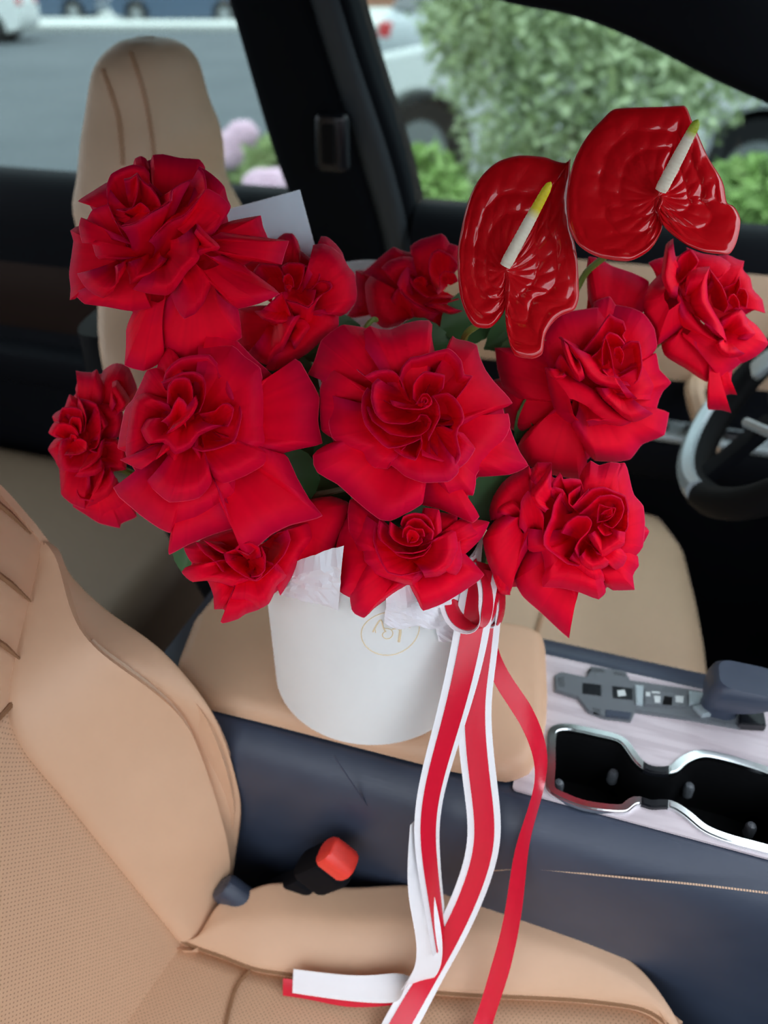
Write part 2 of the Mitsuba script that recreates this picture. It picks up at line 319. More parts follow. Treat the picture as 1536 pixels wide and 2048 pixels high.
obj('seat_shell', loft([np.c_[rrect(.10, .50, .05) * A([1, w]), np.zeros(28)] @ A([SN, [0, 1, 0], SU]) + SO + SU * u - SN * (.09 + .02 * (u > .1)) + A([0, CY, 0]) for u, w in ((-.05, .9), (.1, 1), (.3, 1.04), (.5, 1.05), (.56, .9))]), 'mat_black', seat)
# cushion
S2p = [(340, 1868), (384, 1892), (448, 1915), (505, 1937), (568, 1948), (690, 1966), (825, 1981), (949, 1991), (1140, 2000), (1235, 2010), (1300, 2026), (1352, 2066)]
S2 = Us(S2p, 'Z', .612)
Kp = [(346, 1856), (388, 1880), (434, 1812), (486, 1786), (543, 1768), (677, 1776), (801, 1772), (900, 1778), (1013, 1801), (1140, 1850), (1192, 1877), (1270, 1930), (1309, 1971), (1348, 2029), (1375, 2090)]
Kz = [.613, .615, .634, .642, .648, .650, .652, .652, .650, .646, .643, .635, .630, .622, .61]
K = A([U(x, y, 'Z', z) for (x, y), z in zip(Kp, Kz)])
KM = resample(spline(S2, 80), 60) * .42 + resample(spline(K, 80), 60) * .58 + A([0, 0, .016]) * np.sin(np.linspace(0, math.pi, 60))[:, None] ** .6
KO = K + A([0, .006, -.035]); KO2 = K * A([1, 1, 0]) + A([0, -.006, .50])
def cbol(f, flip):
    a = patch([f(S2 - A([0, 0, .008])), f(S2 + A([0, 0, .004])), f(KM), f(K), f(KO), f(KO2)], 80, 6)
    return a if flip else a[:, ::-1]
for f, fl in ((lambda c: c, False), (mirror, True)):
    cg = cbol(f, fl); cg = cg if (gnormals(cg) * (cg - A([-.1, CY, .4]))).sum() > 0 else cg[:, ::-1]
    obj('cushion_bolster', solid(cg, .01), 'mat_leather', seat)
    obj('cushion_seam', tube(f(spline(S2, 90)) + A([0, 0, .002]), .0022, 6), 'mat_groove', seat)
    L2 = resample(spline(S2, 80), 50) * .18 + resample(spline(K, 80), 50) * .82
    L2 = L2[6:40] + A([0, 0, .0])
s2 = spline(S2, 60); rows = []
for x in np.linspace(-.36, .205, 46):
    hw = np.interp(x, s2[:, 0], s2[:, 1], left=s2[0, 1]) - CY
    t = np.linspace(-1, 1, 25); z = .607 + .006 * (1 - t ** 2) - .05 * max(0, (x - .12) / .09) ** 2
    rows.append(np.stack([np.full(25, x), CY + t * hw, z], 1))
sheet('cushion_center', A(rows), 'mat_leather_perforated', seat, .012, True)
def on_cush(x, y): return U(x, y, 'Z', .6125)
for pts in ([(474, 1931), (470, 1965), (462, 2010), (450, 2060)], [(474, 1931), (430, 2010), (400, 2070)]):
    pass
obj('cushion_crease', tube(spline([on_cush(x, y) for x, y in [(500, 1942), (478, 1965), (462, 2005), (448, 2070), (440, 2140)]], 30), .0016, 6), 'mat_groove', seat)
obj('cushion_base', loft([np.c_[rrect(.52, .46, .08), np.full(28, z)] * A([w, w, 1]) + A([-.09, CY, 0]) for z, w in ((.30, .8), (.44, .95), (.54, 1.0), (.585, .98))]), 'mat_black', seat)

# ------------------------------------------------------------------ belt buckle between seat and console
bp, bq = U(684, 1722, 'Y', .352), U(540, 1782, 'Y', .355)
bx_ = (bp - bq) / np.linalg.norm(bp - bq); by_ = A([0, 1, 0]) - bx_ * bx_[1]; by_ /= np.linalg.norm(by_); bz_ = np.cross(bx_, by_)
AX = np.stack([bx_, by_, bz_], 1)
buckle = thing('belt_buckle', 'black seat belt buckle with a bright red release button beside the near seat cushion', 'seat belt buckle')
obj('casing', rbox(bp - bx_ * .028, (.056, .030, .036), .012, .006, AX), 'mat_trim_dark', buckle)
obj('release_button', rbox(bp + bx_ * .002 + bz_ * .006 + by_ * -.002, (.026, .026, .031), .009, .005, AX), 'mat_red_plastic', buckle, label='bright red release button')
obj('stalk', rbox(bq + bx_ * .01 - bz_ * .004, (.12, .02, .022), .008, .004, AX), 'mat_trim_dark', buckle)
obj('anchor_cover', rbox(U(468, 1790, 'Y', .33), (.034, .024, .034), .012, .006, AX), 'mat_slate', buckle)

# ------------------------------------------------------------------ centre console
con = thing('center_console', 'slate blue centre console with tan armrest lid, pale wood trim and two cup holders', 'console')
prof = A([(.395, .36), (.388, .60), (.380, .70), (.378, .755), (.383, .776), (.392, .788), (.404, .7965), (.412, .7965), (.575, .7965), (.585, .797), (.600, .793), (.612, .783), (.618, .76), (.618, .36)])
prof = np.vstack([prof[:1], spline(prof[1:-1], 60), prof[-1:]])
body = trimesh.creation.extrude_polygon(Polygon(prof), .795, engine='earcut')
body.vertices = body.vertices[:, [2, 0, 1]] + A([-.385, 0, 0])
if body.volume < 0: body.invert()
def zp(pts, z=.80, o=(1080, 1260), s=3.37): return A([U(o[0] + x / s, o[1] + y / s, 'Z', z)[:2] for x, y in pts])
cup_out = zp([(60, 690), (110, 652), (200, 648), (400, 688), (560, 738), (640, 830), (715, 915), (800, 935), (880, 925), (925, 885), (1040, 828), (1150, 828), (1350, 878), (1536, 938), (1660, 1000), (1720, 1120), (1745, 1300), (1720, 1500), (1600, 1525), (1450, 1490), (1300, 1450), (1100, 1370), (1000, 1290), (890, 1215), (820, 1205), (740, 1205), (660, 1185), (600, 1225), (540, 1240), (300, 1210), (150, 1155), (60, 1105), (38, 1050), (45, 900)])
cup_s = spline(cup_out, 160, True)
cupP = Polygon(cup_s).buffer(-.001)
hole = trimesh.creation.extrude_polygon(cupP, .2, engine='earcut'); hole.apply_translation([0, 0, .70])
cut = trimesh.boolean.difference([body, hole], engine='manifold')
obj('body', cut, 'mat_slate', con)
tr = Polygon([(-.02, .409), (.405, .409), (.405, .574), (-.02, .574)]).buffer(-.004).buffer(.004)
plate = trimesh.creation.extrude_polygon(tr.difference(cupP), .0022, engine='earcut'); plate.apply_translation([0, 0, .7975])
obj('wood_trim', plate, 'mat_wood_trim', con, smooth=20)
ring = cupP.buffer(.0015).difference(cupP.buffer(-.0062))
xm0, xm1 = zp([(690, 960)])[0, 0], zp([(860, 1160)])[0, 0]
from shapely.geometry import box as sbox
def ringmesh(clip):
    r = ring.intersection(clip); top = r.buffer(-.0014)
    a = [trimesh.creation.extrude_polygon(x, .004, engine='earcut') for x in getattr(r, 'geoms', [r])]
    b = [trimesh.creation.extrude_polygon(x, .0012, engine='earcut').apply_translation([0, 0, .004]) for x in getattr(top, 'geoms', [top]) if not x.is_empty]
    return join(*a, *b).apply_translation([0, 0, .7985])
cup_holder = []
obj('chrome_rim', ringmesh(sbox(-1, 0, xm0, 1)), 'mat_chrome', con, smooth=20)
obj('chrome_rim', ringmesh(sbox(xm1, 0, 1, 1)), 'mat_chrome', con, smooth=20)
for gq in ring.intersection(sbox(xm0, 0, xm1, 1)).geoms: obj('tray_rim', ringmesh(gq), 'mat_black_gloss', con, smooth=20)
inn = A(cupP.buffer(-.005).exterior.coords)[:-1]
inn = resample(np.vstack([inn, inn[:1]]), 121)[:-1]; cc = inn.mean(0)
wall = A([np.c_[inn, np.full(120, .799)], np.c_[inn, np.full(120, .79)], np.c_[cc + (inn - cc) * .985, np.full(120, .735)], np.c_[cc + (inn - cc) * .96, np.full(120, .728)]])
well = gmesh(wall, True); well.invert()
bt = trimesh.creation.extrude_polygon(Polygon(cc + (inn - cc) * .97), .003, engine='earcut').apply_translation([0, 0, .727])
obj('cup_well', join(well, bt), 'mat_black', con)
for x, y in ((505, 930), (1020, 1020), (1440, 1290), (135, 1000)):
    q = zp([(x, y)], .775)[0]
    obj('spring_tab', ellips := rbox((q[0], q[1], .762), (.009, .009, .018), .004, .004), 'mat_gear_gray', con)
# gear controls
def gslab(name, pts, z0, z1, m, bev=.001, **k): return obj(name, slab(Polygon(zp(pts)).buffer(.0008).buffer(-.0008) if True else 0, z0, z1, bev), m, con, smooth=20, **k)
gslab('gear_panel', [(95, 320), (140, 295), (310, 330), (345, 255), (570, 290), (605, 350), (1120, 430), (1345, 560), (1345, 672), (1000, 612), (640, 560), (610, 625), (430, 603), (320, 560), (250, 470), (100, 420)], .799, .8035, 'mat_gear_gray')
for m, z, pts in (('mat_black_gloss', .006, [(280, 372), (412, 388), (412, 465), (278, 448)]), ('mat_black_gloss', .006, [(478, 392), (622, 412), (626, 492), (484, 478)]), ('mat_black', .005, [(340, 266), (436, 276), (440, 312), (312, 302)]),
                  ('mat_black', .005, [(486, 287), (566, 300), (588, 338), (484, 320)]), ('mat_black', .005, [(330, 532), (412, 545), (412, 590), (360, 580)]), ('mat_slate', .006, [(432, 552), (620, 574), (602, 620), (432, 600)]),
                  ('mat_black', .005, [(110, 330), (165, 325), (170, 410), (112, 400)]), ('mat_satin', .008, [(632, 395), (690, 402), (684, 532), (640, 525)]), ('mat_gear_gray', .007, [(694, 420), (990, 450), (984, 548), (694, 530)]),
                  ('mat_satin', .009, [(995, 440), (1090, 455), (1080, 528), (996, 528)])):
    gslab('gear_button', pts, .803, .7985 + z, m)
def disc(c, r, h, z): return trimesh.creation.cylinder(r, h, sections=24).apply_translation([c[0], c[1], z])
gslab('parking_mark', [(515, 430), (565, 425), (575, 465), (520, 470)], .8044, .8050, 'mat_button', .0002)
for pts in ([(705, 445), (735, 448), (735, 475), (705, 472)], [(760, 470), (805, 475), (800, 520), (765, 515)], [(905, 470), (960, 475), (955, 520), (905, 512)], [(745, 440), (800, 445), (800, 455), (745, 452)]):
    gslab('gear_mark', pts, .8053, .8060, 'mat_button', .0002)
gslab('lever_gap', [(830, 470), (885, 480), (880, 535), (815, 530)], .8053, .8058, 'mat_black', .0002)
gslab('lever_bezel', [(1020, 545), (1240, 500), (1310, 520), (1250, 585), (1080, 610)], .803, .808, 'mat_satin')
lev = [np.c_[rrect(.055 * w, .040 * w, .012), np.full(28, z)] + A([dx, 0, 0]) for z, w, dx in ((.80, .62, .0), (.812, .60, .002), (.824, .9, .008), (.836, 1.08, .014), (.845, 1.05, .016), (.849, .9, .016))]
lc = U(1440, 1400, 'Z', .815)
obj('gear_lever', loft(A(lev) + A([lc[0], lc[1], 0])), 'mat_slate', con)
gslab('lever_base', [(1330, 600), (1420, 520), (1490, 560), (1510, 680), (1330, 670)], .799, .808, 'mat_black_gloss')
# armrest lid
ap = A([(418, 1411), (548, 1443), (705, 1484), (887, 1531), (1017, 1557), (1059, 1541), (1080, 1507), (1093, 1440), (1095, 1392), (1091, 1300), (1084, 1272), (1043, 1257), (980, 1247)])
aw = A([U(x, y, 'Z', .806)[:2] for x, y in ap])
aw = np.vstack([aw, [(-.20, .598), (-.34, .590), (-.366, .575), (-.370, .50), (-.355, .440)]])
armP = Polygon(aw).buffer(.012).buffer(-.024).buffer(.012)
def pillow(P, z0, z1, r=.016, n=7):
    secs, ext = [], []
    base = resample(A(P.exterior.coords), 141)[:-1]; c = base.mean(0)
    for k in range(n):
        a = math.pi / 2 * k / (n - 1); q = P.buffer(-r * (1 - math.cos(a)))
        e = A(q.exterior.coords)[:-1]
        i = np.argmin(np.hypot(*(e - base[0]).T)); e = np.roll(e, -i, 0); e = resample(np.vstack([e, e[:1]]), 141)[:-1]
        secs.append(np.c_[e, np.full(140, z1 - r + r * math.sin(a))])
    secs = [np.c_[secs[0][:, :2], np.full(140, z0)]] + secs
    top = secs[-1]
    for w in (.8, .5, .2): secs.append(np.c_[c + (top[:, :2] - c) * w, np.full(140, z1 + .004 * (1 - w * w))])
    return loft(secs)
if armP.exterior.is_ccw is False: armP = Polygon(list(armP.exterior.coords)[::-1])
obj('armrest_lid', pillow(armP, .800, .818, .014), 'mat_leather', con, label='tan leather armrest lid carrying the flower box')
obj('lid_shadow_gap', slab(armP.buffer(-.004), .796, .8005), 'mat_black', con)  # black slab draws the shadow line under the lid
# side details: panel seam, shadow groove, dashed seam thread
obj('side_stitching', join(*[tube(A([p, q]), .0009, 5) for p, q in (lambda c: [(c[k], c[k] * .25 + c[k + 1] * .75) for k in range(0, 119)])(spline(A([U(x, y, 'Y', .3785) for x, y in [(975, 1742), (1050, 1737), (1150, 1745), (1300, 1760), (1420, 1772), (1536, 1786), (1640, 1798)]]), 120))]), 'mat_stitch', con, kind='stuff')
obj('panel_seam', tube(A([U(x, y, 'Y', .3795) for x, y in [(668, 1512), (700, 1560), (742, 1622)]]), .0006, 6), 'mat_slate', con)
obj('panel_ridge', tube(spline(A([U(x, y, 'Y', .3815) for x, y in [(470, 1560), (560, 1575), (650, 1592), (742, 1624)]]), 20), .0018, 6), 'mat_slate', con)

# ------------------------------------------------------------------ driver's seat
drv = thing('driver_seat', 'tan leather driver seat with tall head restraint behind the flowers, beyond the console', 'car seat')
HL = [(262, 76), (244, 80), (231, 89), (216, 103), (203, 124), (196, 150), (188, 215), (182, 260), (176, 330), (172, 384)]
HRr = [(318, 76), (338, 80), (357, 89), (374, 103), (389, 124), (399, 150), (416, 200), (434, 260), (448, 325), (455, 384)]
rows = []
VD = A([-.545, .84]); VD = VD / np.linalg.norm(VD); PP = A([VD[1], -VD[0]])
for (lx, ly), (rx, ry) in zip(HL, HRr):
    p = U((lx + rx) / 2, ly, 'Y', .86); d = (p - EYE) @ FWD; half = (rx - lx) / 2 / FPX * d
    rows.append((p[0], p[1], p[2], half))
rows = sorted(rows, key=lambda r: r[2])
# continue down into the shoulders and the back of the seat
zz = [.60, .70, .85, .97, 1.03, 1.07]; hx = [-.36, -.385, -.44, -.49, -.52, -.545]; hy = [.232, .234, .24, .235, .20, .155]; dx = [.075, .075, .075, .07, .065, .06]
secs = []
for z, x, yy, d in zip(zz, hx, hy, dx): secs.append((x, .86, z, d, yy))
for x, y, z, half in rows:
    if z > 1.10: 
        k = min(.052, half * .72); b = math.sqrt(max(1e-5, half ** 2 - (k * PP[0]) ** 2)) / abs(PP[1]); secs.append((x, y, z, k, min(b, .15)))
top = secs[-1]; 
secs.append((top[0] + .001, top[1], top[2] + .0015, top[3] * .35, top[4] * .45))
DS = spline(A([s for s in secs]), 60)
for q in DS: q[3:] = np.maximum(q[3:], .008)
obj('backrest', loft(ellipse_secs(DS, 48, 2.6)), 'mat_leather_far', drv)
shell = ellipse_secs([(x - .024 - .004 * k, y, z, dx_ - .004 * k, yy + .006 - .004 * k) for k, (x, y, z, dx_, yy) in enumerate(secs[:5])], 48, 2.8)
obj('back_shell', loft(shell), 'mat_black', drv)
for px in ([(206, 140), (218, 172), (229, 205), (238, 240), (243, 280), (246, 330)], [(262, 106), (272, 135), (282, 165), (291, 200), (299, 240), (305, 280), (309, 325)]):
    pts = []
    for x, y in px:
        r = ray(x, y); best = None
        ts = np.linspace(.6, 1.3, 1400); P = EYE + ts[:, None] * r
        zi = DS[:, 2]; o = np.argsort(zi)
        cx, cy, rx_, ry_ = [np.interp(P[:, 2], zi[o], DS[o, k]) for k in (0, 1, 3, 4)]
        f = np.abs((P[:, 0] - cx) / rx_) ** 2.6 + np.abs((P[:, 1] - cy) / ry_) ** 2.6
        i = np.argmax(f < 1.0)
        if f[i] < 1: pts.append(P[i])
    if len(pts) > 2: obj('seam', tube(spline(pts, 40), .0028, 6), 'mat_piping', drv)
cf = A([U(1330, 1024, 'Z', .66), U(1378, 1080, 'Z', .665), U(1408, 1180, 'Z', .67), U(1424, 1260, 'Z', .67), U(1434, 1340, 'Z', .67)])[:, :2]
cush = np.vstack([cf, [(.19, .66), (.16, .632), (0, .630), (-.30, .632), (-.33, .70), (-.34, 1.0), (-.30, 1.08), (0, 1.095)]])
if Polygon(cush).exterior.is_ccw is False: cush = cush[::-1]
cushP = Polygon(cush).buffer(-.02).buffer(.02)
obj('cushion', pillow(cushP, .50, .672, .05, 8), 'mat_leather_far', drv)
cs = U(1082, 1235, 'Z', .677)
obj('cushion_seam', tube(spline([cs + A([-.004, -.14, -.0]), cs, cs + A([.006, .12, 0])], 20), .003, 6), 'mat_piping', drv)
obj('cushion_base', rbox((-.08, .86, .43), (.46, .40, .16), .06, .02), 'mat_black', drv)

# ------------------------------------------------------------------ rear bench
bench = thing('rear_bench', 'tan rear seat cushion, shade put into its dark colour, between the two front seats', 'car seat')
mat('mat_leather_rear_shaded', (0.20, 0.135, 0.09), 0.55, 0.35)  # tan leather, darkened in the colour itself for the shade back there
obj('cushion', pillow(Polygon([(-1.45, .02), (-.64, .02), (-.64, 1.10), (-1.45, 1.10)]).buffer(-.05).buffer(.05), .36, .56, .06, 8), 'mat_leather_rear_shaded', bench)
obj('backrest', loft([np.c_[rrect(.16, 1.10, .06) + A([-1.45 - (z - .5) * .35, .56]), np.full(28, z)] for z in (.45, .6, .8, 1.0, 1.05)]), 'mat_leather_rear_shaded', bench)

# ------------------------------------------------------------------ steering wheel and dashboard
wheel = thing('steering_wheel', 'black steering wheel with silver lower spoke at the right edge', 'steering wheel')
WC, WT, WR = A([.211, .86, 1.003]), .62, .167
WN = A([-math.cos(WT), 0, math.sin(WT)]); WV = A([math.sin(WT), 0, math.cos(WT)]); WY = A([0, 1, 0])
an = np.linspace(0, 2 * math.pi, 96, endpoint=False)
def wp(r, a, o=0.0): return WC + r * (np.cos(a)[..., None] * WY + np.sin(a)[..., None] * WV) + o * WN
obj('rim', tube(wp(WR, an), .018, 14, True), 'mat_black', wheel)
seg = lambda a0, a1, r, rad, o=0.0: tube(wp(r, np.radians(np.linspace(a0, a1, 40)), o), rad, 8)
obj('rim_inlay', seg(248, 314, WR + .001, .013, .011), 'mat_satin', wheel)
obj('hub', loft([WC + A([np.cos(a_) * r * 1.0 * WY + np.sin(a_) * r * .85 * WV for a_ in np.linspace(0, 2 * math.pi, 40, endpoint=False)]) + o * WN for r, o in ((.05, -.05), (.07, -.02), (.072, .005), (.06, .018), (.03, .022))]), 'mat_trim_dark', wheel)
def bar(p, q, w, t): 
    d = (q - p) / np.linalg.norm(q - p); s = np.cross(WN, d); return rbox((p + q) / 2, (np.linalg.norm(q - p), w, t), .006, .004, np.stack([d, s, WN], 1))
sp = lambda a, r, o=0: wp(r, A(math.radians(a)), o)
obj('spoke', bar(sp(180, .06), sp(180, WR - .008), .045, .018), 'mat_trim_dark', wheel)
obj('spoke', bar(sp(0, .06), sp(0, WR - .008), .045, .018), 'mat_trim_dark', wheel)
obj('spoke', bar(sp(262, .06), sp(262, WR - .008), .035, .014), 'mat_trim_dark', wheel)
obj('spoke_trim', tube(A([sp(186, WR - .014, .012), sp(200, .11, .016), sp(222, .085, .018), sp(262, .08, .018)]), .006, 8), 'mat_satin', wheel)
obj('switch_pad', rbox(sp(335, .115, .016), (.045, .032, .010), .008, .003, np.stack([WY, WV, WN], 1)), 'mat_satin', wheel)
obj('column', tube(A([WC - WN * .03, WC - WN * .20]), A([.05, .07]), 16), 'mat_black', wheel)
dash = thing('dashboard', 'black dashboard and lower panel behind the steering wheel', 'dashboard')
obj('panel', loft([np.c_[rrect(.40, 1.26, .06) + A([.62 + dx_, .47]), np.full(28, z)] for z, dx_ in ((.55, .10), (.75, .02), (.95, 0), (1.03, .03), (1.05, .08))]), 'mat_trim_dark', dash)
obj('lower_panel', rbox((.66, .86, .48), (.30, .44, .2), .05, .03), 'mat_black', dash)
# ------------------------------------------------------------------ the flowers: petal builder
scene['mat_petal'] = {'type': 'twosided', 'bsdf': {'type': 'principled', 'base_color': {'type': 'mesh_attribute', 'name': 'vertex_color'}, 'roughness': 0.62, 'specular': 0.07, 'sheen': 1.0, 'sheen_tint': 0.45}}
PETAL, EDGE, SHEEN_CRIMSON = A([0.78, 0.0006, 0.021]), A([0.74, 0.07, 0.14]), A([0.40, 0.003, 0.058])  # the crimson carries sky sheen on rolled margins besides petal colour
mat('mat_stem', (0.17, 0.27, 0.05), .5, .4)
mat('mat_green', (0.045, 0.13, 0.04), .5, .4)
STYLES = {  # (a1, z1 as a share of base depth, z1 mm, a2, z2 mm before the rim, curl mm)
    'cup': (.80, .90, 0, .84, -2.0, 2.6, .12), 'out': (.42, .0, -12, .80, -11, 11.0, .26), 'flat': (.45, .30, -6, .78, -6, 6.0, .38), 'front': (.40, .55, 0, .85, -1, .5, .60)}
ZS = 1.45
def petal_grid(pts, base, zb, zr, style, d0, n=34, m=13, seed=0, wob=1.0, tilt=(0, 0, 0, 0)):
    """pts: the free edge (pixels of the frame), base: where the petal grows from, zr: depth of the edge, zb of the base, in mm behind the flower's face."""
    pts = np.asarray(pts, float)
    s = np.r_[0, np.cumsum(np.linalg.norm(np.diff(pts, axis=0), axis=1))]; s /= s[-1]
    tt = np.unique(np.r_[np.linspace(0, 1, n - len(pts) + 2), s].round(5))
    lin = np.stack([np.interp(tt, s, pts[:, k]) for k in (0, 1)], 1)
    sm = PchipInterpolator(s, pts, axis=0)(tt)
    rim = .45 * lin + .55 * sm
    zr = np.atleast_1d(zr) * np.ones(max(3, np.size(zr))) if np.size(zr) == 1 else np.asarray(zr)
    zz = PchipInterpolator(np.linspace(0, 1, np.size(zr)), np.atleast_1d(zr).astype(float))(tt) * ZS
    zb = zb * (1.2 if zb > 0 else 1)
    a1, k1, o1, a2, o2, curl, spr = STYLES[style]
    b = np.asarray(base, float); N = len(tt)
    if style == 'cup': zb = min(zb, zz.mean() + 2.3 * np.linalg.norm(rim - b, axis=1).mean() / FPX * d0 * 1000)
    spread = np.stack([(rim - rim.mean(0))[:, 0], (rim - rim.mean(0))[:, 1]], 1) * spr
    p0 = np.c_[b + spread, np.full(N, zb)]
    def mid(a, z): return np.c_[b + (rim - b) * a, z]
    z1 = k1 * zb + (1 - k1) * (zz + o1); z2 = zz + o2
    p1, p2, p3 = mid(a1, z1), mid(a2, z2), np.c_[rim, zz]
    t = np.r_[np.linspace(0, 1, m - 1) ** .85 * .985, 1.0][:, None, None]
    g = (1 - t) ** 3 * p0 + 3 * (1 - t) ** 2 * t * p1 + 3 * (1 - t) * t * t * p2 + t ** 3 * p3
    # soft folds that run along the petal, and an edge that rolls back a little
    r = np.random.default_rng(seed)
    q = np.stack([np.broadcast_to(tt * 4.2, (m, N)), np.broadcast_to(t[:, 0] * 1.3, (m, N)), np.full((m, N), seed * 1.7)], -1)
    g[..., 2] += (meshkit.fbm(q, 3, seed) - .5) * 5.5 * wob * (t[:, 0] ** 1.2) * np.clip(np.minimum(tt, 1 - tt) * 8, .25, 1)
    g[..., 2] += curl * np.clip((t[:, 0] - .66) / .34, 0, 1) ** 2.4
    g[..., 2] += 4.0 * wob * (np.abs(2 * tt - 1) ** 3) * t[:, 0] ** 2
    P = np.empty(g.shape)
    d = d0 + g[..., 2] * .001 - (tilt[2] * (g[..., 0] - tilt[0]) + tilt[3] * (g[..., 1] - tilt[1])) / FPX * d0     # the bloom looks up more than at the lens
    P = EYE + (FWD + (g[..., 0:1] - 768) / FPX * RIGHT - (g[..., 1:2] - 1024) / FPX * UPV) * d[..., None]
    return P
VIEW = FWD
def petal_mesh(P, th=.00045, seed=0):
    nn = gnormals(P)
    if (nn * (P - EYE)).sum() > 0: P = P[:, ::-1]
    me = solid(P, th); n, m = P.shape[:2]
    r = np.random.default_rng(seed); tone = 1 + .10 * (r.random() - .5)
    vein = .93 + .14 * meshkit.noise(np.stack([np.arange(m) * 1.37, np.full(m, seed * .7), np.zeros(m)], 1), seed)
    # velvet red; crimson margins, part petal colour, part rolled-edge sheen painted in
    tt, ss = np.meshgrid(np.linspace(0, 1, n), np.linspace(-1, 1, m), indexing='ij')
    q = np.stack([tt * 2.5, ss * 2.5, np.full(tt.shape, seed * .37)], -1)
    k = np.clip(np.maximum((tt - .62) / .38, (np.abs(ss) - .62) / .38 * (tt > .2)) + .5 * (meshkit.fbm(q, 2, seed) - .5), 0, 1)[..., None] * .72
    col = ((PETAL * (1 - k) + SHEEN_CRIMSON * k) * tone) * vein[None, :, None]; col[-1] = EDGE
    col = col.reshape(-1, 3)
    return me, np.vstack([col, col])
def rose(label, org, sc, center, d0, zb, petals, seed=0, core=None, zc=None, stem_to=None, tx=0.0, ty=0.0):
    """petals: (style, zr, [edge points in crop pixels], optional base 'c' = core)."""
    key = thing('rose', label, 'rose', 'deep red roses in the flower box')
    f = lambda p: A(org) + np.asarray(p, float) / sc
    tilt = (*f(center), tx, ty)
    for i, pt in enumerate(petals):
        style, zr, pts = pt[:3]
        b, z = (f(core), zc) if len(pt) > 3 and pt[3] == 'c' else (f(pt[3]), pt[4]) if len(pt) > 3 else (f(center), zb)
        P = petal_grid(f(pts), b, z, zr, style, d0, seed=seed * 100 + i, tilt=tilt)
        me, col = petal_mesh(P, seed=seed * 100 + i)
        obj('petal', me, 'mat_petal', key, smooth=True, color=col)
    # the sheltered petals at the back of the bloom
    from shapely.ops import unary_union
    U_ = unary_union([Polygon(np.vstack([f(p_[2]), f(p_[3]) if len(p_) > 3 and p_[3] != 'c' else f(center)])).buffer(0) for p_ in petals]).buffer(9).buffer(-15)
    if U_.geom_type != 'Polygon': U_ = max(U_.geoms, key=lambda g: g.area)
    U_ = U_.simplify(2.5); e = resample(A(U_.exterior.coords), 101)[:-1]; cc = A(U_.representative_point().coords[0]) * .4 + A(U_.centroid.coords[0]) * .6
    zmax = max(np.max(p_[1]) for p_ in petals)
    for k in range(5):
        ii = (np.arange(k * 20 - 3, k * 20 + 24)) % 100; seg_ = e[ii]
        P = petal_grid(seg_[::2], cc, zmax * .5 + 14, zmax + 8 + 1.5 * (k % 2), 'flat', d0, seed=seed * 100 + 60 + k, wob=.5, tilt=tilt)
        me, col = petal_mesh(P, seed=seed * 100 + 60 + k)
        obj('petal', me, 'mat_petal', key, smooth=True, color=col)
    c3 = D(*f(center), d0 + (zmax * ZS + 4) * .001)
    q = c3 + FWD * .012
    obj('receptacle', trimesh.creation.icosphere(2, .009).apply_translation(q), 'mat_green', key)
    end = A(BOXC) + A([0, 0, .10]) if stem_to is None else A(stem_to)
    dirn = FWD * .035 + A([0, 0, -.02])
    obj('stem', tube(spline([q, q + dirn, (q + dirn) * .45 + end * .55 + A([0, 0, .01]), end], 20), .0032, 8), 'mat_stem', key)
    return key
BOXC, BOXR, BOXH = None, .0915, .172
_c = U(747, 1336, 'Z', .820); BOXC = _c
